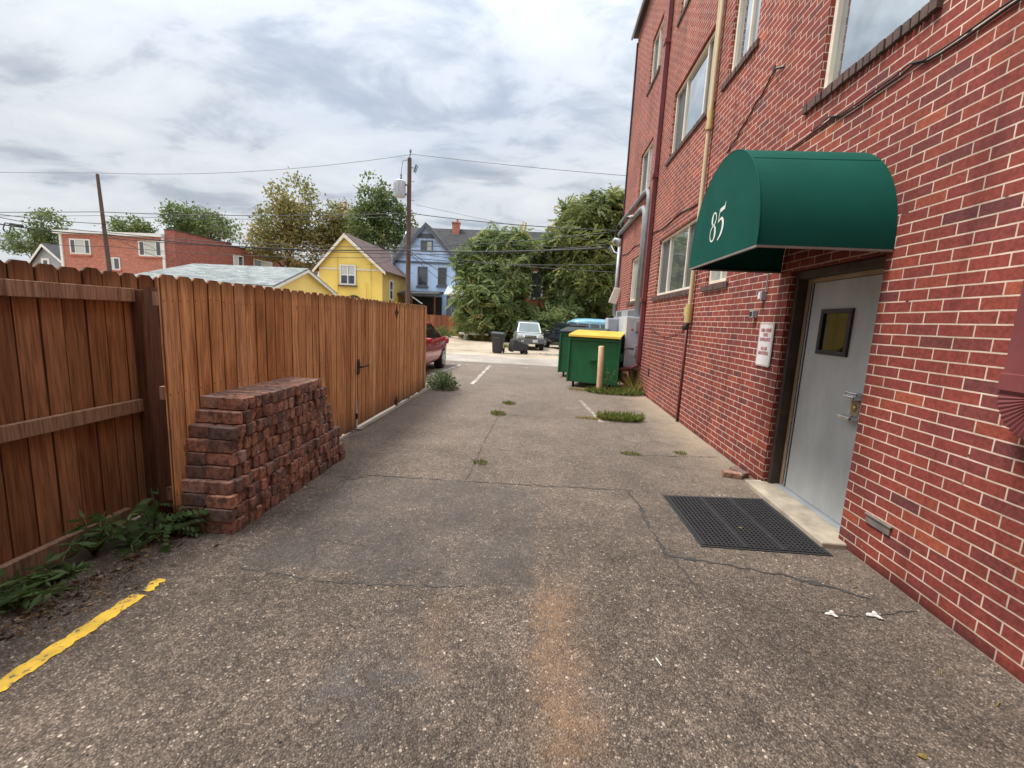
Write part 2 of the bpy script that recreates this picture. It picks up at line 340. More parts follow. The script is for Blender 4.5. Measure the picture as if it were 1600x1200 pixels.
def dirt_mat(name, c1, c2, c3):
    m, t, b = new_mat(name); v = pos(t)
    f = noise(t, v, .5, 8, .65); g = noise(t, v, 14, 6, .7)
    c = ramp(t, f, [(.3, c1), (.5, c2), (.72, c3)])
    c = mixc(t, 1, c, ramp(t, g, [(.3, .7), (.7, 1.25)]), 'MULTIPLY')
    t.links.new(c, b.inputs['Base Color']); b.inputs['Roughness'].default_value = .95; bump(t, b, g, .6, .02)
    return m
M_DIRT = dirt_mat('dry dirt', (.21, .165, .115), (.34, .275, .20), (.44, .375, .285))
M_SOIL = dirt_mat('dark soil', (.03, .022, .015), (.06, .045, .03), (.11, .085, .055))
M_ALLEY = dirt_mat('worn alley paving', (.20, .175, .15), (.29, .255, .22), (.36, .32, .27))
M_TAR = pm('tar seal', (.048, .044, .041), (.028, .026, .025), 9, .7, .3, obj=False)
def paint_mat(name, c, lo=.42, hi=.5, under=(.10, .083, .068)):
    m, t, b = new_mat(name); v = pos(t)
    wear = math_('MULTIPLY', ramp(t, noise(t, v, 22, 7, .72), [(lo, 0), (hi, 1)]), ramp(t, noise(t, v, 3.3, 5, .7), [(lo-.02, 0), (hi-.04, 1)]), tree=t)
    cc = mixc(t, 1, c, ramp(t, noise(t, v, 9, 5), [(.3, .7), (.7, 1.12)]), 'MULTIPLY')
    t.links.new(mixc(t, wear, under, cc), b.inputs['Base Color']); b.inputs['Roughness'].default_value = .75
    bump(t, b, noise(t, v, 70, 4), .4, .004)
    return m
M_YPAINT = paint_mat('yellow road paint', (.66, .42, .04), .38, .44)
M_WPAINT = paint_mat('white road paint', (.66, .63, .58), .475, .55, (.22, .18, .15)); M_WPAINT2 = paint_mat('almost worn white paint', (.58, .54, .48), .50, .58, (.19, .155, .125))

def foliage_mat(name, stops, trans=.5, rough=.5):
    m, t, b = new_mat(name)
    r = attr(t)
    c = ramp(t, r, stops)
    t.links.new(c, b.inputs['Base Color']); b.inputs['Roughness'].default_value = rough; b.inputs['Specular IOR Level'].default_value = .3
    tr = t.nodes.new('ShaderNodeBsdfTranslucent'); t.links.new(c, tr.inputs[0])
    mxs = t.nodes.new('ShaderNodeMixShader'); mxs.inputs[0].default_value = trans
    o = t.nodes['Material Output']; t.links.new(b.outputs[0], mxs.inputs[1]); t.links.new(tr.outputs[0], mxs.inputs[2]); t.links.new(mxs.outputs[0], o.inputs[0])
    return m
M_AIL = foliage_mat('tree of heaven leaves', [(0, (.07, .11, .04)), (.4, (.14, .19, .06)), (.75, (.225, .27, .095)), (.9, (.36, .32, .10)), (1, (.58, .33, .10))])
M_AIL2 = foliage_mat('yellowish tree of heaven leaves', [(0, (.075, .11, .035)), (.4, (.16, .195, .055)), (.75, (.26, .27, .08)), (.9, (.42, .33, .09)), (1, (.58, .33, .10))])  # yellower leaf tones for the tallest tree
M_LEAF_Y = foliage_mat('autumn leaves', [(0, (.10, .115, .04)), (.35, (.18, .18, .055)), (.65, (.27, .235, .08)), (.88, (.34, .24, .11)), (1, (.40, .28, .17))])
M_LEAF_G = foliage_mat('green leaves', [(0, (.055, .085, .03)), (.5, (.11, .15, .05)), (.85, (.165, .20, .065)), (1, (.24, .23, .075))])
M_WEED = foliage_mat('weed leaves', [(0, (.05, .10, .03)), (.5, (.09, .16, .045)), (1, (.17, .23, .09))])
M_GRASS = foliage_mat('grass blades', [(0, (.07, .11, .02)), (.5, (.14, .18, .035)), (.85, (.24, .24, .07)), (1, (.38, .30, .15))])
M_DRYGRASS = foliage_mat('dry grass', [(0, (.16, .15, .045)), (.5, (.33, .26, .08)), (1, (.50, .38, .15))])
M_BUSH = foliage_mat('bush leaves', [(0, (.045, .08, .025)), (.5, (.09, .14, .045)), (.85, (.16, .20, .08)), (1, (.32, .32, .2))])
M_BARK = pm('bark', (.12, .085, .06), (.06, .045, .035), 8, .9, .4, stretch=(3, 3, .6))
M_STEM = pm('green stem', (.12, .14, .04), (.10, .09, .035), 8, .7)
M_WIRE = pm('cable black', (.022, .022, .024), (.015, .015, .016), 3, .6)
M_WIREG = pm('aluminium wire', (.16, .17, .18), (.12, .13, .14), 3, .5)

# ------------------------------------------------------------------ mesh helpers
class MB:
    def __init__(s): s.v = []; s.f = []; s.r = []; s.cur = .5
    def add(s, vs, fs):
        o = len(s.v); s.v += [tuple(p) for p in vs]; s.f += [tuple(i+o for i in f) for f in fs]; s.r += [s.cur]*len(fs)
    def quad(s, a, b, c, d): s.add([a, b, c, d], [(0, 1, 2, 3)])
    def poly(s, pts): s.add(pts, [tuple(range(len(pts)))])
    def box(s, x0, x1, y0, y1, z0, z1, M=None):
        vs = [Vector((x, y, z)) for z in (z0, z1) for y in (y0, y1) for x in (x0, x1)]
        if M is not None: vs = [M @ p for p in vs]
        s.add(vs, [(0, 2, 3, 1), (4, 5, 7, 6), (0, 1, 5, 4), (2, 6, 7, 3), (0, 4, 6, 2), (1, 3, 7, 5)])
    def prism(s, prof, a, b, axis='y', caps=True):
        # prof: list of 2-D points (counter-clockwise), extruded from a to b along axis
        n = len(prof)
        def P(p, q):
            return {'y': (p[0], q, p[1]), 'x': (q, p[0], p[1]), 'z': (p[0], p[1], q)}[axis]
        vs = [P(p, a) for p in prof] + [P(p, b) for p in prof]
        fs = [(i, (i+1) % n, (i+1) % n+n, i+n) for i in range(n)]
        if caps: fs += [tuple(range(n))[::-1], tuple(range(n, 2*n))]
        s.add(vs, fs)
    def tube(s, pts, r, n=8, caps=True):
        pts = [Vector(p) for p in pts]; rr = r if isinstance(r, (list, tuple)) else [r]*len(pts)
        rings = []; ref = None
        for i, p in enumerate(pts):
            d = (pts[min(i+1, len(pts)-1)] - pts[max(i-1, 0)]).normalized()
            if ref is None: ref = Vector((0, 0, 1)) if abs(d.z) < .9 else Vector((1, 0, 0))
            u = d.cross(ref).normalized(); w_ = u.cross(d).normalized(); ref = w_
            rings.append([p + (u*math.cos(2*math.pi*k/n) + w_*math.sin(2*math.pi*k/n))*rr[i] for k in range(n)])
        vs = [q for g in rings for q in g]; fs = []
        for i in range(len(pts)-1):
            for k in range(n):
                fs.append((i*n+k, i*n+(k+1) % n, (i+1)*n+(k+1) % n, (i+1)*n+k))
        if caps: fs += [tuple(range(n))[::-1], tuple(range((len(pts)-1)*n, len(pts)*n))]
        s.add(vs, fs)
    def lathe(s, prof, n=20, M=None, caps=True):
        # prof: (radius, height) about local z
        vs = []; m = len(prof)
        for k in range(n):
            a = 2*math.pi*k/n
            for r, h in prof:
                p = Vector((r*math.cos(a), r*math.sin(a), h)); vs.append(M @ p if M is not None else p)
        fs = [(k*m+i, ((k+1) % n)*m+i, ((k+1) % n)*m+i+1, k*m+i+1) for k in range(n) for i in range(m-1)]
        if caps: fs += [tuple(k*m for k in range(n))[::-1], tuple(k*m+m-1 for k in range(n))]
        s.add(vs, fs)
    def build(s, name, mat, parent=None, smooth=False, world=True, bevel=0, autosmooth=None):
        off = parent_loc(parent) if (parent and world) else Vector((0, 0, 0))
        me = bpy.data.meshes.new(name)
        me.from_pydata([tuple(Vector(p)-off) for p in s.v], [], s.f)
        if mat: me.materials.append(mat)
        a = me.attributes.new('rnd', 'FLOAT', 'FACE'); a.data.foreach_set('value', np.array(s.r, dtype=np.float32))
        me.validate(); me.update()
        bm = bmesh.new(); bm.from_mesh(me)
        if smooth: bmesh.ops.remove_doubles(bm, verts=bm.verts, dist=1e-5)
        bmesh.ops.recalc_face_normals(bm, faces=bm.faces); bm.to_mesh(me); bm.free()
        o = bpy.data.objects.new(name, me); COL.objects.link(o)
        if parent: o.parent = parent
        if smooth: me.polygons.foreach_set('use_smooth', [True]*len(me.polygons))
        if smooth and autosmooth: me.set_sharp_from_angle(angle=R_(autosmooth))
        if bevel:
            md = o.modifiers.new('bevel', 'BEVEL'); md.width = bevel; md.segments = 2; md.limit_method = 'ANGLE'; md.angle_limit = R_(40)
        return o
def parent_loc(p):
    l = Vector(p.location)
    while p.parent: p = p.parent; l += p.location
    return l
def tag(o, label=None, cat=None, group=None, kind=None):
    if label: o['label'] = label
    if cat: o['category'] = cat
    if group: o['group'] = group
    if kind: o['kind'] = kind
    return o
def thing(name, label, cat, loc=(0, 0, 0), rz=0, group=None):
    o = bpy.data.objects.new(name, None); COL.objects.link(o); o.location = loc; o.rotation_euler = (0, 0, rz); o.empty_display_size = .2
    return tag(o, label, cat, group)
def struct(name, mb, mat, **k): return tag(mb.build(name, mat, **k), kind='structure')
def fast_mesh(name, V, mat, rnd, parent=None, nv=4, smooth=False, world=True):
    """V: (n, nv, 3) array of polygons"""
    n = len(V)
    off = np.array(parent_loc(parent)) if (parent and world) else np.zeros(3)
    me = bpy.data.meshes.new(name)
    me.vertices.add(n*nv); me.vertices.foreach_set('co', (V.reshape(-1, 3)-off).astype(np.float32).ravel())
    me.loops.add(n*nv); me.loops.foreach_set('vertex_index', np.arange(n*nv, dtype=np.int32))
    me.polygons.add(n); me.polygons.foreach_set('loop_start', np.arange(0, n*nv, nv, dtype=np.int32)); 
    me.materials.append(mat)
    a = me.attributes.new('rnd', 'FLOAT', 'FACE'); a.data.foreach_set('value', np.asarray(rnd, dtype=np.float32))
    me.update(calc_edges=True); me.validate()
    o = bpy.data.objects.new(name, me); COL.objects.link(o)
    if parent: o.parent = parent
    return o
def unit(a): return a/np.maximum(np.linalg.norm(a, axis=-1, keepdims=True), 1e-9)
def leaf_quads(C, D, L, W, bend=None):
    """lozenge leaves from base C along D; random roll"""
    n = len(C); D = unit(D); rnd = unit(rng.normal(size=(n, 3))); U = unit(np.cross(D, rnd))
    L = np.asarray(L).reshape(-1, 1)*np.ones((n, 1)); W = np.asarray(W).reshape(-1, 1)*np.ones((n, 1))
    a = C; b_ = C + D*L*.45 + U*W*.5; c = C + D*L; d = C + D*L*.45 - U*W*.5
    return np.stack([a, b_, c, d], 1)

# ------------------------------------------------------------------ ground and paving
mb = MB(); mb.quad((-400, -60, -.03), (400, -60, -.03), (400, 700, -.03), (-400, 700, -.03)); struct('ground', mb, M_DIRT)
mb = MB()
mb.poly([(-2.78, -8, 0), (2.6, -8, 0), (2.6, 15.6, 0), (-14, 15.6, 0), (-14, 9.6, 0), (-2.5, 9.45, 0), (-2.6, 5.0, 0), (-2.66, 3.2, 0), (-2.78, 2.4, 0)])
struct('parking_lot', mb, M_ASPHALT)
mb = MB(); mb.quad((-60, 15.9, -.012), (60, 15.9, -.012), (60, 18.9, -.012), (-60, 18.9, -.012)); struct('alley', mb, M_ALLEY)
mb = MB(); mb.box(-60, 2.6, 15.6, 15.88, -.03, .004); mb.box(2.6, 60, 15.6, 15.88, -.03, .004); struct('concrete_gutter', mb, M_CONC2)
mb = MB(); mb.poly([(-3.6, -2, -.022), (-2.5, -2, -.022), (-2.5, 5.5, -.022), (-3.6, 5.5, -.022)]); struct('soil_strip', mb, M_SOIL)
mb = MB(); mb.box(-2.80, -2.47, 5.75, 9.36, -.03, .014); struct('concrete_strip', mb, M_CONC2)

def ragged(pts, wfn, z, step=.04, jit=.012, lo=.75, hi=1.2):
    """an irregular ribbon on the ground along a polyline"""
    P = [Vector((p[0], p[1], 0)) for p in pts]; out_ = []
    for a, b in zip(P, P[1:]):
        n = max(2, int((b-a).length/step))
        for i in range(n): out_.append(a.lerp(b, i/n))
    out_.append(P[-1]); m_ = MB(); prev = None; T = len(out_)
    for i, p in enumerate(out_):
        d = (out_[min(i+1, T-1)]-out_[max(i-1, 0)]).normalized(); nn = Vector((-d.y, d.x, 0))
        p = p + nn*random.uniform(-jit, jit)
        wd = wfn(i/(T-1))*random.uniform(lo, hi)/2
        a = p+nn*wd*random.uniform(lo, hi); b = p-nn*wd*random.uniform(lo, hi); a.z = b.z = z
        if prev: m_.quad(prev[0], prev[1], b, a)
        prev = (a, b)
    return m_
# tar filled seams
seams = [([(-2.0, 4.12), (-.6, 4.16), (.98, 4.24)], lambda t: .020*(1-.4*t), 'tar_seam'),
         ([(.93, 4.2), (.97, 3.9), (.96, 3.4), (.99, 3.02), (1.27, 2.98), (1.75, 2.89), (2.2, 2.68)], lambda t: .035*(.5+.8*math.sin(t*9)**2), 'tar_seam'),
         ([(-1.85, 2.43), (-1.2, 2.36), (-.4, 2.44)], lambda t: .010, 'tar_seam'),
         ([(-1.0, 7.25), (.2, 7.35), (1.3, 7.4), (2.3, 7.45)], lambda t: .013, 'tar_seam'),
         ([(-.7, 4.2), (-.72, 5.6), (-.69, 7.2), (-.75, 8.6)], lambda t: .011, 'tar_seam'),
         ([(1.02, 3.0), (1.12, 2.3), (1.2, 1.8), (1.32, 1.4)], lambda t: .010*(1-.6*t), 'tar_seam'),
         ([(1.1, 5.45), (2.35, 5.62)], lambda t: .014, 'tar_seam'),
         ([(1.75, 2.5), (2.0, 2.5), (2.36, 2.62)], lambda t: .012, 'tar_seam')]
for pts, wf, nm in seams: struct(nm, ragged(pts, wf, .004, .035, .014, .25, 1.35), M_TAR)
# painted markings
def dashes(pts, w0, z=.004, gaps=()):
    return ragged(pts, lambda t: 0.0001 if any(a < t < b for a, b in gaps) else w0, z, .05, .008)
struct('yellow_parking_line', ragged([(-2.42, -.6), (-2.25, 1.2), (-2.215, 1.475), (-2.197, 2.1)], lambda t: .084*(1+.10*math.sin(150*t)+.05*math.sin(331*t)), .004, .012, .003, .95, 1.05), M_YPAINT)
struct('yellow_paint_flake', ragged([(-2.20, 2.13), (-2.195, 2.25)], lambda t: .06, .004, .02, .02), M_YPAINT)
struct('white_parking_line', dashes([(-1.80, 14.7), (-1.70, 10.5)], .10), M_WPAINT)
struct('white_parking_line', dashes([(-2.77, 14.6), (-2.9, 13.1), (-3.05, 11.4)], .11), M_WPAINT)
struct('white_parking_line', dashes([(.83, 9.2), (1.05, 7.2)], .075), M_WPAINT2)
struct('white_parking_line', dashes([(-3.1, 14.75), (.2, 14.9)], .05, gaps=((.6, .7), (.8, 1.0))), M_WPAINT)

# ------------------------------------------------------------------ red brick apartment building (right)
WX = 2.43
Y_FAR, Y0W, Z_TOP = 15.62, -7.0, 10.75
apt = thing('apartment_building', 'three storey red brick apartment building with grey steel side door along the right', 'building', (WX, 4, 0))
openings = []   # (y0, y1, z0, z1)
WIN = [  # y0 y1 z0 z1 kind
    (11.98, 13.38, 2.30, 3.52, 'narrow'), (11.90, 13.28, 5.10, 6.34, 'narrow'), (11.95, 13.1, 7.92, 9.15, 'narrow'),
    (7.70, 10.22, 2.30, 3.50, 'wide'), (7.66, 10.12, 5.16, 6.44, 'wide'), (7.66, 10.32, 7.98, 9.2, 'wide'),
    (6.30, 7.07, 2.30, 3.42, 'small'), (6.23, 7.12, 5.22, 6.44, 'small'), (6.23, 7.12, 8.0, 9.2, 'small'),
    (3.42, 4.66, 3.86, 5.45, 'stair'), (3.42, 4.66, 6.7, 8.3, 'stair'),
    (-1.6, .6, 2.30, 3.50, 'wide'), (-1.6, .6, 5.16, 6.44, 'wide'), (-1.6, .6, 7.98, 9.2, 'wide')]
DOOR_OP = (3.44, 4.68, -.03, 2.25)
ops = [w_[:4] for w_ in WIN] + [DOOR_OP]
ys = sorted({Y0W, Y_FAR, *[o[0] for o in ops], *[o[1] for o in ops]}); zs = sorted({-.03, Z_TOP, *[o[2] for o in ops], *[o[3] for o in ops]})
mb = MB()
for a, b in zip(ys, ys[1:]):
    for c, d in zip(zs, zs[1:]):
        ym, zm = (a+b)/2, (c+d)/2
        if any(o[0] < ym < o[1] and o[2] < zm < o[3] for o in ops): continue
        mb.quad((WX, a, c), (WX, b, c), (WX, b, d), (WX, a, d))
for y0, y1, z0, z1 in ops:
    dp = .30 if (y0, y1) == DOOR_OP[:2] else .11
    mb.quad((WX, y0, z0), (WX, y0, z1), (WX+dp, y0, z1), (WX+dp, y0, z0)); mb.quad((WX, y1, z0), (WX, y1, z1), (WX+dp, y1, z1), (WX+dp, y1, z0))
    mb.quad((WX, y0, z1), (WX, y1, z1), (WX+dp, y1, z1), (WX+dp, y0, z1)); mb.quad((WX, y0, z0), (WX, y1, z0), (WX+dp, y1, z0), (WX+dp, y0, z0))
mb.quad((WX, Y_FAR, -.03), (16, Y_FAR, -.03), (16, Y_FAR, Z_TOP), (WX, Y_FAR, Z_TOP))
mb.quad((16, Y0W, -.03), (16, Y_FAR, -.03), (16, Y_FAR, Z_TOP), (16, Y0W, Z_TOP)); mb.quad((WX, Y0W, -.03), (16, Y0W, -.03), (16, Y0W, Z_TOP), (WX, Y0W, Z_TOP))
mb.quad((WX, Y0W, Z_TOP), (16, Y0W, Z_TOP), (16, Y_FAR, Z_TOP), (WX, Y_FAR, Z_TOP))
mb.box(-9.0, WX-.004, -7.2, -4.6, -.03, Z_TOP-.01)   # unseen wing, added behind the viewer to shade the foreground
mb.build('wall', M_BRICK, apt)
mb = MB(); mb.box(WX-.012, WX+.01, Y0W, 4.66, -.03, .022); mb.box(WX-.012, WX+.01, 4.75, 7.6, -.03, .012)
mb = MB(); mb.box(WX-.14, 16.1, Y0W, Y_FAR+.16, Z_TOP+.005, Z_TOP+.07); mb.build('roof', M_EAVE, apt)
mb = MB(); mb.box(WX-.20, WX-.143, Y0W, Y_FAR+.18, Z_TOP-.03, Z_TOP+.075); mb.build('gutter', M_GALV, apt)
for y0, y1, z0, z1, kind in WIN:
    xf = WX+.075
    f = MB(); fw = .05
    for (a, b, c, d) in ((y0, y1, z0, z0+fw), (y0, y1, z1-fw, z1), (y0, y0+fw, z0+fw, z1-fw), (y1-fw, y1, z0+fw, z1-fw)): f.box(xf-.03, xf+.035, a, b, c, d)
    bars = {'wide': (y0+(y1-y0)*.27, y0+(y1-y0)*.73), 'narrow': (y0+(y1-y0)*.5,), 'small': (y0+(y1-y0)*.45,), 'stair': ()}[kind]
    for q in bars: f.box(xf-.02, xf+.03, q-.024, q+.024, z0+fw, z1-fw)
    fr = f.build('window', M_CREAM, apt, bevel=.006)
    edges = [y0+fw, *bars, y1-fw]
    for i, (a, b) in enumerate(zip(edges, edges[1:])):
        g = MB(); g.quad((xf+.015, a, z0+fw), (xf+.015, b, z0+fw), (xf+.015, b, z1-fw), (xf+.015, a, z1-fw))
        scr = (kind == 'wide' and i != 1) or (kind == 'narrow' and i == 1)
        if z0 < 3 and kind in ('narrow', 'small'): mt = M_GLASS_PALE
        else: mt = M_SCREEN if scr else M_GLASS
        g.build('screen' if mt == M_SCREEN else 'pane', mt, fr)
    sb = MB(); yy = y0-.10
    while yy < y1+.10:
        sb.cur = random.random(); pr = random.uniform(.032, .042)
        sb.add([Vector(p) for p in [(WX-pr, yy+.004, z0-.10), (WX-pr, yy+.066, z0-.10), (WX+.03, yy+.066, z0-.10), (WX+.03, yy+.004, z0-.10),
               (WX-pr-.004, yy+.004, z0-.018), (WX-pr-.004, yy+.066, z0-.018), (WX+.07, yy+.066, z0+.004), (WX+.07, yy+.004, z0+.004)]],
               [(0, 1, 2, 3), (4, 5, 6, 7), (0, 1, 5, 4), (1, 2, 6, 5), (2, 3, 7, 6), (3, 0, 4, 7)])
        yy += .0755
    sb.build('sill', M_SILL, fr, bevel=.004)
# the side door
y0, y1 = 3.44, 4.68
mb = MB()
for xa, xb, w_, m_ in ((WX+.05, WX+.15, .035, 0),):
    mb.box(xa, xb, y1-.055, y1-.002, 0, 2.245); mb.box(xa, xb, y0+.002, y0+.055, 0, 2.245); mb.box(xa, xb, y0+.055, y1-.055, 2.17, 2.245)
mb.build('door_casing', M_FRAMEBROWN, apt, bevel=.008)
mb = MB(); mb.box(WX+.152, WX+.215, y1-.115, y1-.02, .03, 2.22); mb.box(WX+.152, WX+.215, y0+.02, y0+.11, .03, 2.22); mb.box(WX+.152, WX+.215, y0+.11, y1-.115, 2.135, 2.22)
fr = mb.build('door_frame', M_FRAMETAN, apt, bevel=.004)
mb = MB(); mb.box(WX+.145, WX+.158, 4.545, 4.562, .05, 2.13); mb.build('weather_strip', M_CHROME, fr)
mb = MB(); mb.box(WX+.163, WX+.205, 3.56, 4.535, .055, 2.13); door = mb.build('door', M_DOOR, apt, bevel=.003)
DX = WX+.163
mb = MB()
for a, b, c, d in ((3.92, 4.345, 1.46, 1.50), (3.92, 4.345, 1.835, 1.875), (3.92, 3.965, 1.50, 1.835), (4.30, 4.345, 1.50, 1.835)): mb.box(DX-.022, DX+.01, a, b, c, d)
vf = mb.build('vision_frame', M_BLACK, door, bevel=.006)
mb = MB(); mb.quad((DX-.003, 3.965, 1.50), (DX-.003, 4.30, 1.50), (DX-.003, 4.30, 1.835), (DX-.003, 3.965, 1.835)); mb.build('vision_pane', glass_mat('door vision glass', (.012, .012, .010), spec=.5, ior=1.33), door)
mb = MB(); mb.box(DX-.075, DX-.001, 3.665, 3.80, 1.125, 1.155); mb.box(DX-.055, DX-.001, 3.665, 3.80, 1.155, 1.185)
mb.box(DX-.085, DX-.001, 3.66, 3.81, .955, .985); mb.build('handle', M_CHROME, door, bevel=.006)
mb = MB(); mb.box(DX-.008, DX-.001, 3.68, 3.775, .99, 1.12); lk = mb.build('lock_plate', M_FRAMETAN, door, bevel=.003)
mb = MB(); mb.lathe([(.028, 0), (.028, .012), (.02, .02)], 16, Matrix.Translation((DX-.008, 3.727, 1.055)) @ Matrix.Rotation(R_(-90), 4, 'Y')); mb.build('lock_cylinder', M_BRASS, lk, smooth=True, autosmooth=40)
mb = MB(); mb.box(WX+.10, WX+.21, y0+.02, y1-.02, .02, .052); mb.build('threshold', M_GALV, apt, bevel=.004)
mb = MB(); mb.prism([(2.262, 4.70), (2.245, 3.34), (2.62, 3.34), (2.62, 4.72), (2.40, 4.73)], -.03, .046, 'z'); mb.build('door_step', M_CONC, apt, bevel=.012)
# pipework on the wall
def rect_pipe(m_, y, z0, z1, w_=.11, d=.085, gap=.02, x=WX): m_.box(x-gap-d, x-gap, y-w_/2, y+w_/2, z0, z1)
mb = MB(); rect_pipe(mb, 11.02, .72, Z_TOP-.1, .12, .09)
for zz in (2.2, 5.05, 7.9): mb.box(WX-.135, WX, 10.94, 11.10, zz, zz+.09)
mb.tube([(WX-.065, 11.02, .80), (WX-.065, 11.02, .66), (WX-.16, 11.05, .575), (WX-.40, 11.12, .52), (WX-.56, 11.16, .49)], [.052, .054, .054, .052, .05], 8)
mb.build('downspout', M_MAROON, apt, bevel=.004)
mb = MB()
mb.box(WX-.13, WX-.015, 2.205, 2.345, 1.40, 6.2)
mb.box(WX-.137, WX-.008, 2.198, 2.352, 1.412, 1.50)
# corrugated elbow turning toward the viewer
prev = None
for i in range(25):
    a = i/24*R_(84); k = .0045 if i % 2 else 0
    cy, cz = 2.135, 1.40   # centre of the bend
    ring = [Vector((x_, cy+r_*math.cos(a), cz-r_*math.sin(a))) for (r_, x_) in ((.072, WX-.135+k), (.212-k, WX-.135+k), (.212-k, WX-.012), (.072, WX-.012))]
    if prev: mb.add(prev+ring, [(0, 1, 5, 4), (1, 2, 6, 5), (2, 3, 7, 6), (3, 0, 4, 7)])
    prev = ring
mb.poly(prev)
mb.build('downspout', M_MAROON, apt, bevel=.004)
mb = MB(); mb.tube([(WX-.06, 7.50, Z_TOP-.1), (WX-.06, 7.52, 1.95)], .034, 10); mb.tube([(WX-.08, 7.585, 9.2), (WX-.08, 7.58, 4.95), (WX-.06, 7.53, 4.8)], .018, 8)
vp = mb.build('vent_pipe', M_TAN, apt, smooth=True, autosmooth=40)
mb = MB(); mb.tube([(WX-.06, 7.53, 2.02), (WX-.06, 7.53, 1.72)], .062, 12); mb.box(WX-.10, WX-.005, 7.56, 7.67, 1.84, 1.98); mb.build('pipe_joint', M_YTAN, vp, smooth=True, autosmooth=40)
mb = MB(); mb.tube([(WX-.06, 7.51, 4.98), (WX-.06, 7.51, 4.70)], [.038, .055], 12); mb.build('pipe_joint', M_YTAN, vp, smooth=True, autosmooth=40)
mb = MB(); mb.tube([(WX-.025, 7.655, 2.0), (WX-.025, 7.655, 0)], .022, 8); mb.build('drain_pipe', M_MAROON, apt, smooth=True)
mb = MB(); mb.tube([(WX-.05, 7.50, 1.72), (WX-.09, 7.50, 1.68), (WX-.10, 7.49, 1.60)], .03, 8); mb.lathe([(.045, -.015), (.045, .015)], 10, Matrix.Translation((WX-.13, 7.49, 1.63)) @ Matrix.Rotation(R_(90), 4, 'Y')); mb.build('hose_tap', M_BLACK, apt, smooth=True, autosmooth=40)
# grey conduits that run to the far corner
mb = MB()
mb.tube([(WX-.07, 11.42, 1.8), (WX-.07, 11.44, 4.55), (WX-.07, 11.50, 4.82), (WX-.07, 11.72, 4.98), (WX-.07, 12.1, 5.02), (WX-.07, 15.75, 5.02)], .055, 10)
mb.build('conduit', M_CONDUIT, apt, smooth=True)
mb = MB()
mb.tube([(WX-.075, 11.66, 1.8), (WX-.075, 11.68, 4.2), (WX-.075, 11.75, 4.46), (WX-.075, 11.98, 4.62), (WX-.075, 12.3, 4.66), (WX-.075, 15.7, 4.66)], .068, 10)
mb.build('conduit', M_CONDUIT, apt, smooth=True)
mb = MB(); mb.tube([(WX-.09, 15.3, 1.9), (WX-.09, 15.35, 4.25)], .06, 10); mb.tube([(WX-.09, 15.35, 4.2), (WX-.10, 15.38, 4.40), (WX-.24, 15.42, 4.42), (WX-.30, 15.44, 4.32)], [.07, .085, .085, .07], 10)
mb.build('conduit', M_GALV, apt, smooth=True)
mb = MB(); mb.box(WX-.05, WX-.004, 15.45, 15.52, .3, Z_TOP-.3); mb.build('corner_strip', M_EAVE, apt)
mb = MB()
for (y, z) in ((11.0, .50), (10.1, .5),): mb.box(WX-.004, WX+.02, y-.05, y+.05, z, z+.16)
mb.build('wall_hole', M_BLACK, apt)
mb = MB(); mb.box(WX-.012, WX+.01, 2.97, 3.19, .305, .365); mb.box(WX-.02, WX-.002, 2.96, 3.20, .362, .376); mb.build('foundation_vent', pm('dull vent', (.19, .16, .14), (.12, .10, .09), 9, .7, .2), apt, bevel=.003)
mb = MB(); mb.lathe([(.035, -.006), (.035, .006)], 12, Matrix.Translation((WX-.06, 5.50, 4.53)) @ Matrix.Rotation(R_(90), 4, 'Y')); mb.tube([(WX-.002, 5.40, 4.50), (WX-.06, 5.48, 4.52)], .012, 6); mb.build('eye_hook', M_BLACK, apt)

# cables pinned to the wall
def wire(name, pts, r, mat, label, cat='cable', group=None, n=6):
    m_ = MB(); m_.tube(pts, r, n)
    return tag(m_.build(name, mat, smooth=True), label, cat, group)
cab = []
for k in range(40):
    y = 5.6 - k*.125; cab.append((WX-.012, y, 3.55 - .11*(5.6-y)/3 + .012*math.sin(k*.9) + (.03 if k % 7 == 3 else 0)))
wire('wall_cable', cab, .0085, M_WIRE, 'black cable clipped along the red brick above the green awning')
wire('wall_cable', [(p[0]-.012, p[1]+.03, p[2]+.018) for p in cab[8:]], .006, M_WIRE, 'thin black cable strapped on top of the one above the green awning')
wire('wall_cable', [(WX-.012, y, 3.72+.03*math.sin(y*3)+.018*(y-8)) for y in np.linspace(5.9, 15.2, 46)], .011, M_WIRE, 'dark cable running over the ground floor windows of the brick building')
wire('wall_cable', [(WX-.012, 6.75-.09*i, 4.10+.035*i+.02*math.sin(i*1.7)) for i in range(14)], .009, M_WIRE, 'short loose black cable high on the brick right of the tan pipe')
wire('wall_cable', [(WX-.015, 7.85+.2*i, 1.44+.02*abs(i-6)**1.5*.5) for i in range(14)], .006, M_MAROON, 'thin reddish cord sagging from the tap along the brick wall')

# awning
aw = thing('door_awning', 'dark green barrel awning with the white number 85 over the grey door', 'awning', (WX, 4.12, 2.26))
XA, YC, HW, ZB, HT = 1.487, 4.125, .745, 2.262, .845
prof = [(YC-HW, ZB)] + [(YC-HW*math.cos(a), ZB+.02+HT*math.sin(a)**.92) for a in np.linspace(.02, math.pi-.02, 41)] + [(YC+HW, ZB)]
def awn_mat():
    m, t, b = new_mat('green awning canvas'); v = pos(t)
    f = noise(t, v, 2.2, 5); wv = noise(t, v, 240, 2)
    t.links.new(ramp(t, f, [(.3, (.003, .060, .044)), (.7, (.005, .078, .058))]), b.inputs['Base Color'])
    b.inputs['Roughness'].default_value = .75; b.inputs['Specular IOR Level'].default_value = .12; bump(t, b, wv, .12, .002)
    return m
M_AWN = awn_mat()
mb = MB(); mb.poly([(XA, p[0], p[1]) for p in prof]); mb.build('front_panel', M_AWN, aw)
mb = MB(); n = len(prof)
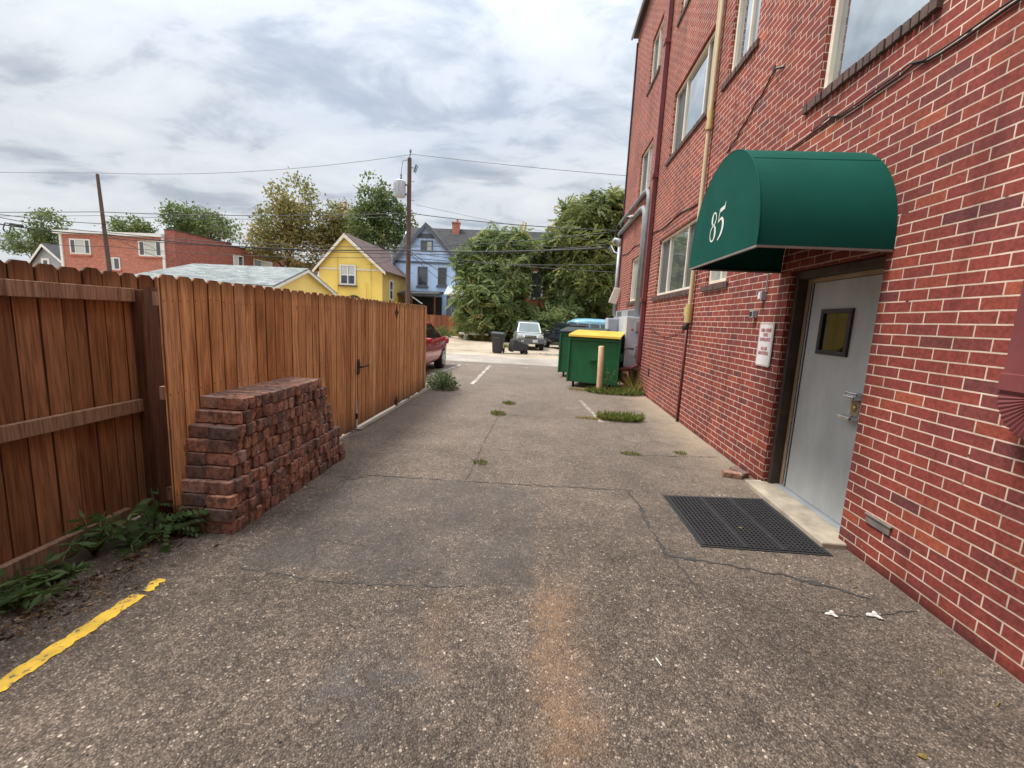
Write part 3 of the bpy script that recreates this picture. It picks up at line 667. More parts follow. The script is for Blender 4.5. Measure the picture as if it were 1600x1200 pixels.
xs = [XA, XA+.3, XA+.62, WX-.002]
for i in range(n-1):
    for xa, xb in zip(xs, xs[1:]):
        mb.quad((xa, *prof[i]), (xb, *prof[i]), (xb, *prof[i+1]), (xa, *prof[i+1]))
can = mb.build('canopy', M_AWN, aw, smooth=True, autosmooth=60)
mb = MB(); t_ = .022
mb.box(XA, XA+t_, YC-HW, YC+HW, ZB-.016, ZB-.001); mb.box(XA+t_, WX-.004, YC-HW, YC-HW+t_, ZB-.016, ZB-.001); mb.box(XA+t_, WX-.004, YC+HW-t_, YC+HW, ZB-.016, ZB-.001)
mb.build('frame_rail', pm('dull frame rail', (.24, .205, .185), (.17, .145, .13), 6, .6), aw)
mb = MB()
q_ = prof[12]; mb.tube([(XA+.01, q_[0], q_[1]), (XA+.5, q_[0]-.002, q_[1]-.002), (WX-.01, q_[0], q_[1])], .0035, 6); mb.build('seam', M_AWN, can)
mb = MB(); mb.tube([(XA+.004, *p) for p in prof[1:-1]], .006, 6, False); mb.build('front_piping', M_AWN, can)
def glyph(mbx, pts, wds, f):
    """stroke with a varying pen width; f maps (u, v) to 3-D"""
    P = [Vector((p[0], p[1])) for p in pts]
    # smooth with Catmull-Rom
    Q, W2 = [], []
    for i in range(len(P)-1):
        p0, p1, p2, p3 = P[max(i-1, 0)], P[i], P[i+1], P[min(i+2, len(P)-1)]
        for k in range(8):
            s = k/8; Q.append(.5*((2*p1)+(-p0+p2)*s+(2*p0-5*p1+4*p2-p3)*s*s+(-p0+3*p1-3*p2+p3)*s**3)); W2.append(wds[i]*(1-s)+wds[i+1]*s)
    Q.append(P[-1]); W2.append(wds[-1]); prev = None
    for i, q in enumerate(Q):
        d = (Q[min(i+1, len(Q)-1)]-Q[max(i-1, 0)]).normalized(); nn = Vector((-d.y, d.x))*W2[i]/2
        cur_ = (f(*(q+nn)), f(*(q-nn)))
        if prev: mbx.quad(prev[0], prev[1], cur_[1], cur_[0])
        prev = cur_
mb = MB(); HG = .272; U0, V0 = 4.352, 2.430
fmap = lambda u, v: (XA-.004, U0-u*.315-.0, V0+v*HG)
def ring_glyph(cx, cy, a, b, w_side, w_top, ph=0):
    for k in range(32):
        q = []
        for kk in (k, k+1):
            t0 = 2*math.pi*kk/32; c, s_ = math.cos(t0), math.sin(t0)
            sh = .5+.5*math.cos(t0-ph)*1.0
            q.append(((cx+a*c, cy+b*s_), (cx+(a-w_side*(.45+.75*sh))*c, cy+(b-w_top)*s_)))
        mb.quad(fmap(*q[0][0]), fmap(*q[1][0]), fmap(*q[1][1]), fmap(*q[0][1]))
ring_glyph(.235, .745, .185, .225, .095, .05, math.pi)
ring_glyph(.235, .275, .225, .275, .10, .05, 0)
mb.poly([fmap(*p) for p in ((.60, .835), (.615, .965), (.93, 1.0), (.985, 1.10), (1.0, 1.10), (.965, .885))])
glyph(mb, [(.625, .96), (.60, .75), (.575, .545)], [.04, .035, .03], fmap)
glyph(mb, [(.575, .54), (.68, .62), (.82, .63), (.92, .50), (.93, .33), (.85, .15), (.72, .03), (.64, -.01)], [.03, .06, .09, .12, .125, .10, .06, .035], fmap)
mb.build('house_number', M_WHITE, aw)

# sign
sg = thing('surveillance_sign', 'narrow white aluminium sign with red lettering beside the grey door', 'sign', (WX-.012, 4.985, 1.50))
def rrect(y0, y1, z0, z1, r, x):
    pts = []
    for cy, cz, a0 in ((y1-r, z1-r, 0), (y0+r, z1-r, 90), (y0+r, z0+r, 180), (y1-r, z0+r, 270)):
        for k in range(5): a = R_(a0+k*22.5); pts.append((cy+r*math.cos(a), cz+r*math.sin(a)))
    return pts
mb = MB(); mb.prism(rrect(4.828, 5.143, 1.262, 1.738, .035, 0), WX-.016, WX-.010, 'x'); mb.build('plate', pm('sign white', (.72, .71, .70), (.64, .62, .61), 3, .35), sg)
M_REDINK = pm('red sign ink', (.42, .045, .075), (.36, .035, .06), 20, .5)
mb = MB()
o_, i_ = rrect(4.837, 5.134, 1.271, 1.729, .03, 0), rrect(4.841, 5.130, 1.275, 1.725, .027, 0)
for k in range(len(o_)):
    k2 = (k+1) % len(o_); mb.quad((WX-.0185, *o_[k]), (WX-.0185, *o_[k2]), (WX-.0185, *i_[k2]), (WX-.0185, *i_[k]))
mb.build('border', M_REDINK, sg)
def text_mesh(body, size, mat, parent, name, loc, rot, width=None, offset=0.0):
    c = bpy.data.curves.new(name, 'FONT'); c.body = body; c.size = size; c.align_x = 'CENTER'; c.align_y = 'CENTER'; c.offset = offset; c.space_line = 1.05; c.resolution_u = 3
    o = bpy.data.objects.new(name, c); COL.objects.link(o); bpy.context.view_layer.update()
    me = bpy.data.meshes.new_from_object(o.evaluated_get(bpy.context.evaluated_depsgraph_get()))
    COL.objects.unlink(o); bpy.data.objects.remove(o); bpy.data.curves.remove(c)
    me.materials.clear(); me.materials.append(mat)
    if width and len(me.vertices):
        xs_ = [v.co.x for v in me.vertices]; k = width/(max(xs_)-min(xs_))
        for v in me.vertices: v.co.x *= k
    q = bpy.data.objects.new(name, me); COL.objects.link(q); q.parent = parent
    q.location = Vector(loc)-parent_loc(parent); q.rotation_euler = rot; return q
ROTW = (R_(90), 0, R_(-90))
for txt, z, wd in (('AREA UNDER', 1.655, .225), ('VIDEO', 1.605, .105), ('SURVEILLANCE.', 1.555, .235), ('NO LIVE', 1.455, .13), ('MONITORING.', 1.405, .215)):
    text_mesh(txt, .052, M_REDINK, sg, 'lettering', (WX-.019, 4.985, z), ROTW, wd, .0012)
# little boxes by the door
t = thing('switch_box', 'small grey switch box with conduit on brick under the awning end', 'electrical box', (WX, 5.17, 2.03))
mb = MB(); mb.box(WX-.055, WX-.001, 5.12, 5.20, 1.985, 2.085); b_ = mb.build('housing', M_GALV, t, bevel=.004)
mb = MB(); mb.box(WX-.062, WX-.056, 5.135, 5.185, 2.0, 2.07); mb.build('cover', M_TRIM, t)
mb = MB(); mb.tube([(WX-.02, 5.10, 2.085), (WX-.02, 5.10, 2.30)], .008, 6); mb.build('conduit', M_CONDUIT, t)
t = thing('door_keypad', 'small grey keypad on the brick just above the white sign', 'keypad', (WX, 5.31, 1.83))
mb = MB(); mb.box(WX-.06, WX-.001, 5.26, 5.345, 1.79, 1.875); mb.build('housing', M_GALV, t, bevel=.006)
mb = MB(); mb.box(WX-.066, WX-.061, 5.275, 5.33, 1.81, 1.86); mb.build('lens', M_BLACK, t)
t = thing('security_camera', 'white bullet security camera under the grey conduits on the brick wall', 'camera', (WX, 13.3, 4.68))
mb = MB(); mb.tube([(WX-.28, 13.05, 4.60), (WX-.10, 13.3, 4.70)], .055, 10); b_ = mb.build('body', M_WHITE, t, smooth=True, autosmooth=40)
mb = MB(); mb.tube([(WX-.10, 13.3, 4.70), (WX, 13.36, 4.76)], .03, 8); mb.build('mount', M_WHITE, t)
mb = MB(); mb.lathe([(.042, 0), (.042, .01)], 12, Matrix.Translation((WX-.285, 13.043, 4.597)) @ (Vector((-.18, -.25, -.10)).to_track_quat('Z', 'Y').to_matrix().to_4x4())); mb.build('lens', M_BLACK, t)
t = thing('panel_antenna', 'cream panel antenna leaning off the far corner of the brick building', 'antenna', (WX, 15.0, 2.3))
mb = MB(); mb.prism([(2.06, 2.33), (2.31, 2.27), (2.42, 2.72), (2.40, 2.80), (2.22, 2.82)], 14.86, 14.95, 'y'); mb.build('panel', M_CREAM, t, bevel=.012)
mb = MB(); mb.tube([(2.32, 14.95, 2.55), (WX, 15.05, 2.55)], .018, 6); mb.tube([(2.24, 14.93, 2.32), (2.26, 14.95, 2.0), (2.31, 14.9, 1.85)], .01, 6); mb.build('bracket', M_GALV, t)
# electric service equipment
t = thing('electrical_cabinet', 'tall grey two door electrical cabinet behind the maroon downspout', 'electrical box', (WX, 11.7, .5))
mb = MB(); mb.box(2.04, 2.425, 11.22, 12.35, 1.03, 1.83); mb.box(2.05, 2.425, 11.23, 12.36, .50, 1.015); mb.build('cabinet', M_GREYBOX, t, bevel=.012)
mb = MB(); mb.box(2.12, 2.40, 11.209, 11.216, 1.06, 1.79); mb.box(2.12, 2.40, 11.218, 11.226, .54, .98); mb.build('door', M_GREYBOX, t, bevel=.006)
mb = MB(); mb.box(2.26, 2.43, 11.17, 11.205, 1.47, 1.72); mb.box(2.28, 2.44, 11.16, 11.206, .86, 1.13); mb.build('cover_plate', M_GALV, t, bevel=.006)
mb = MB(); mb.box(2.165, 2.225, 11.203, 11.207, 1.50, 1.535); mb.build('warning_sticker', M_REDINK, t)
mb = MB()
for a in range(3):
    for c in range(2): mb.box(2.17+.035*a, 2.182+.035*a, 11.212, 11.217, .80+.06*c, .812+.06*c)
mb.build('knockout', M_SCREEN, t)
t = thing('meter_rack', 'row of grey electric meters and conduit stubs on the wall past the cabinet', 'electric meters', (WX, 13.6, .6))
mb = MB(); mb.box(WX-.05, WX-.004, 11.45, 15.25, 1.84, 2.06); mb.box(WX-.12, WX-.052, 12.1, 15.2, 1.50, 1.86); mb.build('wireway', M_GALV, t, bevel=.006)
mb = MB()
for i in range(6): mb.box(WX-.058, WX-.049, 12.1+.16*i, 12.18+.16*i, 1.87, 2.03)
mb.build('slot', M_SCREEN, t); mb = MB()
for i in range(5): mb.box(WX-.058, WX-.049, 14.1+.16*i, 14.18+.16*i, 1.87, 2.03)
mb.build('slot', M_SCREEN, t)
for i in range(5):
    mb = MB(); y = 12.6+.5*i; mb.box(WX-.17, WX-.02, y-.13, y+.13, .86, 1.48)
    c_ = mb.build('meter_box', M_GALV, t, bevel=.01)
    mb = MB(); mb.lathe([(.085, 0), (.085, .06), (.06, .085)], 14, Matrix.Translation((WX-.171, y, 1.22)) @ Matrix.Rotation(R_(-90), 4, 'Y')); mb.build('meter_dial', M_GLASS_PALE, c_, smooth=True, autosmooth=40)
mb = MB()
for i in range(7): 
    y = 12.45+.4*i; mb.tube([(WX-.10, y, 1.5), (WX-.22, y-.03, 1.30), (WX-.14, y-.05, .9), (WX-.2, y, .3), (WX-.1, y, 0)], .02, 6)
mb.build('conduit', M_CONDUIT, t, smooth=True)
t = thing('utility_cabinet', 'pale grey cabinet standing out from the wall past the electric meters', 'electrical box', (2.0, 13.6, 1.2))
mb = MB(); mb.box(1.90, 2.22, 13.5, 14.1, 1.18, 1.80); mb.build('cabinet', M_GREYBOX, t, bevel=.012)
mb = MB(); mb.box(2.0, 2.06, 13.7, 13.76, 0, 1.18); mb.box(2.22, 2.43, 13.75, 13.85, 1.4, 1.5); mb.build('stand', M_GALV, t)
mb = MB(); mb.box(1.93, 2.19, 13.488, 13.497, 1.21, 1.77); mb.build('door', M_GREYBOX, t, bevel=.004)
t = thing('gas_meter', 'rusty gas meter and pipes low on the wall below the cabinet', 'gas meter', (2.25, 11.8, .0))
mb = MB(); mb.tube([(2.3, 11.5, 0), (2.3, 11.5, .38), (2.26, 11.55, .44), (2.12, 11.7, .44), (2.1, 11.75, .3)], .022, 8); mb.tube([(2.15, 12.1, 0), (2.15, 12.1, .42)], .022, 8); mb.build('pipe', M_GALV, t, smooth=True)
mb = MB(); mb.box(2.0, 2.26, 11.7, 11.92, .1, .34); mb.tube([(2.02, 11.66, .2), (2.1, 11.66, .2)], .07, 12); mb.build('meter', M_GALV, t, bevel=.03)

# ------------------------------------------------------------------ doormat
mat_c = Vector((1.74, 3.72, 0)); dm = thing('door_mat', 'black perforated rubber mat lying in front of the grey door', 'doormat', mat_c, 0)
Q = [Vector(p) for p in ((1.275, 4.152, 0), (2.225, 4.25, 0), (2.24, 3.235, 0), (1.303, 3.216, 0))]
def bil(u, v, z): 
    p = (Q[3].lerp(Q[2], u)).lerp(Q[0].lerp(Q[1], u), v); return Vector((p.x, p.y, z))
mb = MB(); NXM, NYM = 26, 26; th = .0135
us = np.linspace(.015, .985, NXM+1); vs_ = np.linspace(.015, .985, NYM+1)
def bar(u0, u1, v0, v1, z0=.001, z1=th):
    c = [bil(u0, v0, z0), bil(u1, v0, z0), bil(u1, v1, z0), bil(u0, v1, z0), bil(u0, v0, z1), bil(u1, v0, z1), bil(u1, v1, z1), bil(u0, v1, z1)]
    mb.add(c, [(0, 3, 2, 1), (4, 5, 6, 7), (0, 1, 5, 4), (1, 2, 6, 5), (2, 3, 7, 6), (3, 0, 4, 7)])
for i, u in enumerate(us):
    hw = .017 if i in (9, 17) else .0065
    if i in (0, NXM): hw = .012
    bar(max(0, u-hw), min(1, u+hw), 0, 1, .001, th+(.002 if i in (9, 17) else 0))
for i, v in enumerate(vs_):
    bar(0, 1, max(0, v-.006), min(1, v+.006), .0015, th-.0015)
mb.build('lattice', M_RUBBER, dm)
mb = MB(); bar(-.02, 0, -.02, 1.02, .0005, .007); bar(1, 1.02, -.02, 1.02, .0005, .007); bar(0, 1, -.02, 0, .0005, .007); bar(0, 1, 1, 1.02, .0005, .007); mb.build('rim', M_RUBBER, dm)

# ------------------------------------------------------------------ fences
def picket(m_, x0, x1, y0, y1, z0, z1, ear=.026):
    # eased edges, dog eared top, a little lean
    m_.cur = .06+.94*random.random(); c, d = .0042, .008; ln = random.uniform(-.0015, .0015)
    def ring(z, e, sh): return [(x0, y0+e+sh, z), (x0, y1-e+sh, z), (x1-d, y1-e+sh, z), (x1, y1-e-c+sh, z), (x1, y0+e+c+sh, z), (x1-d, y0+e+sh, z)]
    rings = [ring(z0, 0, 0), ring(z1-ear, 0, ln), ring(z1, ear*1.05, ln)]
    vs = [p for g in rings for p in g]; n_ = 6
    m_.add(vs, [(i*n_+k, i*n_+(k+1) % n_, (i+1)*n_+(k+1) % n_, (i+1)*n_+k) for i in range(2) for k in range(n_)] + [tuple(range(n_))[::-1], tuple(range(2*n_, 3*n_))])
    for i in range(2):
        for k in (2, 4): m_.r[len(m_.r)-14+i*6+k] = 0.0      # dark chamfers paint in the shadow lines between boards
fa = thing('wooden_fence', 'orange stained dog ear board fence with a gate, behind the brick pile', 'fence', (-2.56, 6, 0))
GY0, GY1 = 5.80, 7.42
mb = MB(); y = 2.757; done = False
while y < 9.3:
    if y > GY0 and not done: mb.build('board_panel', M_FENCE, fa); mb = MB(); done = True
    wd = random.uniform(.132, .142)
    if y < GY0 < y+wd+.03: wd = GY0-.003-y
    if GY0-.004 < y < GY1 and not y > GY1: y = GY1+.003; continue
    if True: 
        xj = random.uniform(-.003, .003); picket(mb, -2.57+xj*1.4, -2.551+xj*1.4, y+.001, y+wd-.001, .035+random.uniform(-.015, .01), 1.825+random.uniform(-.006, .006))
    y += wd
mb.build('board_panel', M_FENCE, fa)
mb = MB(); mb.cur = .4
for a, b in ((2.76, GY0-.02), (GY1, 9.3)):
    for zz in (.25, .98, 1.62):
        mb = MB(); mb.cur = random.random(); mb.box(-2.612, -2.5715, a, b, zz, zz+.09); mb.build('rail', M_RAIL, fa)
for yy in (2.85, 4.3, 5.66, 7.53, 9.22):
    mb = MB(); mb.cur = random.random(); mb.box(-2.712, -2.613, yy-.05, yy+.05, -.03, 1.74); mb.build('post', M_POST, fa)
mb = MB(); y = GY0+.006
while y < GY1-.05:
    wd = min(.1335, GY1-.006-y); xj = random.uniform(-.003, .003)
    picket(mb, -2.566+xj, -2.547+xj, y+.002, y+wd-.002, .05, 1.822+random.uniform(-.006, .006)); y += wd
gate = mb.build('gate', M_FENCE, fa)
mb = MB()
for zz in (.25, .98, 1.62): mb.box(-2.608, -2.568, GY0+.01, GY1-.01, zz, zz+.088)
mb.build('gate_rail', M_RAIL, gate)
for zz in (1.655, .105):
    mb = MB()   # fleur-de-lis strap hinge
    for k, (dy, dz) in enumerate(((0, .06), (0, -.06), (.055, 0), (-.055, 0))):
        mb.lathe([(.03, 0), (.026, .007)], 10, Matrix.Translation((-2.545, 7.40+dy, zz+dz)) @ Matrix.Rotation(R_(90), 4, 'Y'))
    mb.box(-2.546, -2.536, 7.34, 7.46, zz-.018, zz+.018); mb.box(-2.546, -2.536, 7.385, 7.415, zz-.09, zz+.09); mb.build('hinge', M_BLACK, gate)
mb = MB(); mb.box(-2.546, -2.534, 5.79, 5.87, .80, .95)
mb.lathe([(.035, 0), (.03, .012)], 10, Matrix.Translation((-2.546, 5.83, .96)) @ Matrix.Rotation(R_(90), 4, 'Y'))
mb.tube([(-2.54, 5.83, .88), (-2.49, 5.84, .88), (-2.485, 5.90, .885), (-2.487, 6.06, .88)], .013, 8); mb.lathe([(.028, 0), (.03, .02)], 10, Matrix.Translation((-2.547, 5.81, .80)) @ Matrix.Rotation(R_(90), 4, 'Y')); mb.build('latch', M_BLACK, gate)
mb = MB(); mb.tube([(-2.535, 5.755, .02), (-2.535, 5.755, .16)], .012, 8); mb.tube([(-2.535, 5.755, .24), (-2.535, 5.755, .44)], [.012, .006], 8); dr = mb.build('drop_rod', M_WHITE, gate)
mb = MB(); mb.tube([(-2.535, 5.755, .16), (-2.535, 5.755, .24)], .013, 8); mb.build('rod_sleeve', M_BLACK, dr)

fb = thing('wooden_fence', 'dark weathered fence section with exposed rails and post at the left edge', 'fence', (-3.02, 2.5, 0))
mb = MB(); y = -1.2
while y < 3.75:
    wd = random.uniform(.128, .142); xj = random.uniform(-.003, .003)
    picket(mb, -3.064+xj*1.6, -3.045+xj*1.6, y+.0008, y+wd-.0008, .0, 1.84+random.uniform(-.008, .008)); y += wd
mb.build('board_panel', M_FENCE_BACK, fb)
for zz in (1.635, .815):
    mb = MB(); mb.cur = random.random(); mb.box(-3.040, -3.0, -1.2, 3.03, zz, zz+.095); mb.build('rail', M_RAIL, fb, bevel=.004)
    mb = MB(); mb.cur = random.random(); mb.box(-3.040, -3.0, 3.135, 3.72, zz, zz+.093); mb.build('rail', M_RAIL, fb, bevel=.004)
for yy in (.55, 3.08):
    mb = MB(); mb.cur = .5; mb.box(-3.041, -2.955, yy-.048, yy+.048, -.03, 1.725); mb.build('post', M_POST, fb, bevel=.004)
mb = MB(); mb.cur = .7; mb.add([Vector(p) for p in [(-3.042, -1.2, -.06), (-2.995, -1.2, -.06), (-2.995, 2.86, -.02), (-3.042, 2.86, -.02), (-3.042, -1.2, .07), (-2.995, -1.2, .07), (-2.995, 2.86, .115), (-3.042, 2.86, .115)]],
    [(0, 1, 2, 3), (4, 5, 6, 7), (0, 1, 5, 4), (1, 2, 6, 5), (2, 3, 7, 6), (3, 0, 4, 7)]); mb.build('kick_board', M_RAIL, fb, bevel=.005)
fc = thing('wooden_fence', 'old red brown fence across the alley below the blue house', 'fence', (-8, 38.5, 0))
def far_panel(x0, x1, Y, h):
    m_ = MB(); x = x0
    while x < x1:
        m_.cur = random.random(); wd = random.uniform(.14, .2); hh = h+random.uniform(-.03, .03)
        m_.box(x, x+wd-.012, Y-.02, Y, 0, hh); x += wd
    return m_
far_panel(-16, -7.85, 38.5, 1.62).build('board_panel', M_FARFENCE, fc)
far_panel(-7.4, -5.6, 38.6, 1.5).build('board_panel', M_FARFENCE, fc)
for x in (-7.62,):
    mb = MB(); mb.box(x-.09, x+.09, 38.4, 38.6, 0, 1.72); mb.build('post', M_SCREEN, fc)

# ------------------------------------------------------------------ stack of old bricks
def pile_mat():
    m, t, b = new_mat('reclaimed brick'); v = pos(t, obj=True)
    r = objrnd(t)
    base = ramp(t, r, [(0, (.16, .115, .10)), (.2, (.24, .15, .118)), (.45, (.32, .175, .125)), (.7, (.39, .195, .13)), (.88, (.50, .245, .155)), (1, (.40, .31, .26))])
    vr = t.nodes.new('ShaderNodeVectorMath'); vr.operation = 'ADD'; cb = t.nodes.new('ShaderNodeCombineXYZ')
    t.links.new(math_('MULTIPLY', r, 53.0, tree=t), cb.inputs[0]); t.links.new(math_('MULTIPLY', r, 17.0, tree=t), cb.inputs[1]); t.links.new(v, vr.inputs[0]); t.links.new(cb.outputs[0], vr.inputs[1])
    f = noise(t, vr.outputs[0], 16, 7, .68); g = noise(t, vr.outputs[0], 60, 5, .7)
    col = mixc(t, ramp(t, f, [(.46, 0), (.60, .75)]), base, (.062, .04, .036))
    col = mixc(t, ramp(t, noise(t, vr.outputs[0], 11, 6, .7, 1), [(.60, 0), (.70, .55)]), col, (.40, .31, .25))
    col = mixc(t, 1, col, ramp(t, g, [(.3, .65), (.7, 1.25)]), 'MULTIPLY')
    t.links.new(col, b.inputs['Base Color']); b.inputs['Roughness'].default_value = .9; bump(t, b, math_('ADD', f, math_('MULTIPLY', g, .5, tree=t), tree=t), .7, .008)
    return m
M_OLD = pile_mat()
def brick_mesh(i, L=.203, Wd=.062, H=.0915):
    bm = bmesh.new(); bmesh.ops.create_cube(bm, size=1)
    for v in bm.verts: v.co = Vector((v.co.x*L, v.co.y*Wd, v.co.z*H))
    bmesh.ops.bevel(bm, geom=list(bm.edges), offset=.005, segments=1, affect='EDGES')
    bmesh.ops.subdivide_edges(bm, edges=[e for e in bm.edges if e.calc_length() > .05], cuts=2, use_grid_fill=True)
    cs = [Vector((sx*L/2, sy*Wd/2, sz*H/2)) for sx in (-1, 1) for sy in (-1, 1) for sz in (-1, 1)]; random.shuffle(cs)
    for v in bm.verts:
        v.co += Vector([random.uniform(-.0007, .0007) for _ in range(3)])
        for c in cs[:random.choice((1, 2, 3))]:
            d = (v.co-c).length
            if d < .026: v.co = v.co.lerp(Vector((0, 0, 0)), (.026-d)*8*random.uniform(.3, 1))
    me = bpy.data.meshes.new('brick'); bm.to_mesh(me); bm.free(); me.materials.append(M_OLD); return me
BRICKS = [brick_mesh(i) for i in range(14)]
BW = [random.choice((.060, .066, .058, .072, .064)) for _ in range(14)]
ORD = ['lowest', 'second lowest', 'third lowest', 'fourth lowest', 'fifth lowest', 'sixth lowest', 'fourth from top', 'third from top', 'second from top', 'topmost']
NUM = ['first', 'second', 'third', 'fourth', 'fifth', 'sixth', 'seventh', 'eighth', 'ninth', 'tenth', 'eleventh', 'twelfth', 'thirteenth', 'fourteenth', 'fifteenth', 'sixteenth', 'seventeenth', 'eighteenth', 'nineteenth', 'twentieth'] + ['twenty '+q for q in ('first', 'second', 'third', 'fourth', 'fifth', 'sixth', 'seventh', 'eighth', 'ninth')] + ['thirtieth', 'thirty first', 'thirty second', 'thirty third', 'thirty fourth', 'thirty fifth']
CH = .0965
starts = [2.80, 2.80, 2.81, 2.82, 2.875, 2.885, 2.90, 2.91, 2.985, 3.045]
ends = [4.58, 4.57, 4.50, 4.52, 4.42, 4.40, 4.36, 4.34, 4.30, 4.20]
XF = -2.165  # face of the stack
shift = [0, 0, -.005, -.01, -.04, -.035, -.035, -.03, -.03, -.028]
nb = 0; hidden = []
def put_brick(mi, p, ang, label):
    global nb
    o = bpy.data.objects.new('loose_brick', BRICKS[mi]); COL.objects.link(o); o.location = p; o.rotation_euler = ang
    nb += 1; tag(o, label, 'brick', 'old bricks stacked against the fence'); return o
for row in range(10):
    z = CH*(row+.5)-.004; y = starts[row]; k = 0
    while y < ends[row]-.03:
        mi = random.randrange(14); wy = BW[mi]/.062
        wv = random.uniform(.058, .074)
        o = put_brick(mi, (XF-.103+shift[row]+random.uniform(-.016, .016), y+wv/2+(random.uniform(-.018, .012) if k == 0 else 0), z+random.uniform(-.0012, .0012)), (random.uniform(-.012, .012), random.uniform(-.01, .01), random.uniform(-.06, .06)+(math.pi if random.random() < .5 else 0)),
                  f'old brick, {ORD[row]} course, {NUM[k]} from near end, open side of stack')
        o.scale = (random.uniform(.95, 1.03), (wv-.003)/.062, random.uniform(.985, 1.015))
        zb = XF-.103-.214+shift[row]*.5+random.uniform(-.012, .012)
        args = (random.randrange(14), (zb, y+wv/2+random.uniform(-.004, .004)-(.02 if row in (4, 5, 6) else 0), z), random.uniform(-.04, .04), (wv-.003)/.062)
        if k == 0 or row == 9:
            o = put_brick(args[0], args[1], (0, 0, args[2]), f'old brick, {ORD[row]} course, {NUM[k]} from near end, fence side of stack'); o.scale.y = args[3]
        else: hidden.append(args)
        y += wv; k += 1
# inner row hidden behind the face of the stack
V_, F_ = [], []
for mi, p, a, sy in hidden:
    me = BRICKS[mi]; Mx = Matrix.Translation(p) @ Matrix.Rotation(a, 4, 'Z') @ Matrix.Diagonal((1, sy, 1, 1)); o0 = len(V_)
    V_ += [tuple(Mx @ v.co) for v in me.vertices]; F_ += [tuple(i+o0 for i in q.vertices) for q in me.polygons]
me = bpy.data.meshes.new('stacked_bricks'); me.from_pydata(V_, [], F_); me.materials.append(M_OLD)
o = bpy.data.objects.new('stacked_bricks', me); COL.objects.link(o); tag(o, 'inner row of old bricks between the stack face and the fence', 'bricks', kind='stuff')
# two loose bricks by the wall
o = bpy.data.objects.new('loose_brick', BRICKS[3]); COL.objects.link(o); o.location = (2.20, 4.88, .031); o.rotation_euler = (R_(90), 0, R_(-12)); tag(o, 'dark loose brick on the asphalt by the wall, nearer of two', 'brick', 'loose bricks by the wall')
o = bpy.data.objects.new('loose_brick', BRICKS[8]); COL.objects.link(o); o.location = (2.315, 4.97, .036); o.rotation_euler = (R_(84), R_(5), R_(-62)); tag(o, 'pale faced loose brick against the wall behind a darker one', 'brick', 'loose bricks by the wall')

# ------------------------------------------------------------------ dumpsters, bollard, bins
def green_mat(name, c1, c2):
    m, t, b = new_mat(name); v = pos(t); f = noise(t, v, 2.5, 6, .65)
    c = ramp(t, f, [(.3, c2), (.65, c1)])
    sc = ramp(t, noise(t, pos(t, (1, 1, 2.5)), 7, 7, .75), [(.63, 0), (.72, .6)]); c = mixc(t, sc, c, (.12, .10, .06))
    t.links.new(c, b.inputs['Base Color']); b.inputs['Roughness'].default_value = .45; bump(t, b, f, .15, .02); return m
M_DGREEN = green_mat('dumpster green', (.012, .125, .042), (.008, .085, .03))
M_LIDY = pm('yellow plastic lid', (.66, .43, .05), (.52, .32, .03), 2, .45)
M_LIDK = pm('dark plastic lid', (.02, .03, .028), (.012, .018, .017), 3, .5)
def dumpster(label, loc, rz, W_, D_, H_, lid):
    t = thing('dumpster', label, 'dumpster', loc, rz, 'green dumpsters against the building')
    # local: x across (0..W), y depth (0..D)
    m_ = MB(); z0 = .14
    fr, bk = [(0, z0), (W_, z0), (W_, H_-.02), (0, H_-.02)], None
    m_.prism([(0, z0), (D_, z0+.05), (D_, H_+.035), (0, H_-.075)], .0, W_, 'x')
    body = m_.build('body', M_DGREEN, t, world=False, bevel=.01)
    m_ = MB()
    m_.box(-.03, W_+.03, -.035, -.001, H_-.17, H_-.10)      # rim channel
    for x in (-.035, W_-.005): m_.box(x, x+.045, -.04, .01, z0-.005, H_-.10)
    m_.build('rib', M_DGREEN, t, world=False, bevel=.006)
    m_ = MB()
    for s in (-.06, W_+.001): m_.box(s, s+.06, D_*.25, D_*.75, H_*.52, H_*.66)
    m_.build('fork_pocket', M_DGREEN, t, world=False, bevel=.006)
    m_ = MB()
    pr = [(-.08, H_-.085), (-.07, H_-.025), (D_*.5, H_+.035), (D_+.03, H_+.075), (D_+.03, H_+.06), (D_*.5, H_-.005)]
    m_.prism(pr, -.04, W_+.04, 'x'); m_.build('lid', lid, t, world=False, bevel=.015)
    m_ = MB(); m_.box(W_*.42, W_*.56, -.05, -.003, H_*.52, H_*.55); m_.box(W_*.44, W_*.54, -.03, -.003, H_*.49, H_*.52); m_.build('handle', M_DGREEN, t, world=False)
    for x in (.12, W_-.12):
        for y_ in (.10, D_-.12):
            m_ = MB(); m_.box(x-.03, x+.03, y_-.05, y_+.05, .12, z0+.02)
            m_.lathe([(.062, -.02), (.066, -.01), (.066, .01), (.062, .02)], 14, Matrix.Translation((x, y_, .066)) @ Matrix.Rotation(R_(90), 4, 'Y')); m_.build('caster', M_TYRE, t, world=False)
    return t
dumpster('green dumpster with bright yellow lid beside the tan bollard', (.665, 11.06, 0), R_(-16), 1.20, 1.05, 1.36, M_LIDY)
dumpster('green dumpster with dark lid half hidden behind the yellow lidded one', (.50, 12.95, 0), R_(-14), 1.25, 1.05, 1.40, M_LIDK)
t = thing('bollard', 'tan painted post standing in front of the green dumpster', 'bollard', (1.40, 10.51, 0))
mb = MB(); mb.lathe([(.072, -.02), (.070, .5), (.066, 1.085), (.055, 1.10), (.0, 1.105)], 18, Matrix.Translation((1.40, 10.51, 0)) @ Matrix.Rotation(R_(-1.5), 4, 'Y')); mb.build('post', M_BOLLARD, t, smooth=True, autosmooth=50)
M_BIN = pm('charcoal bin plastic', (.035, .036, .042), (.024, .025, .03), 4, .5)
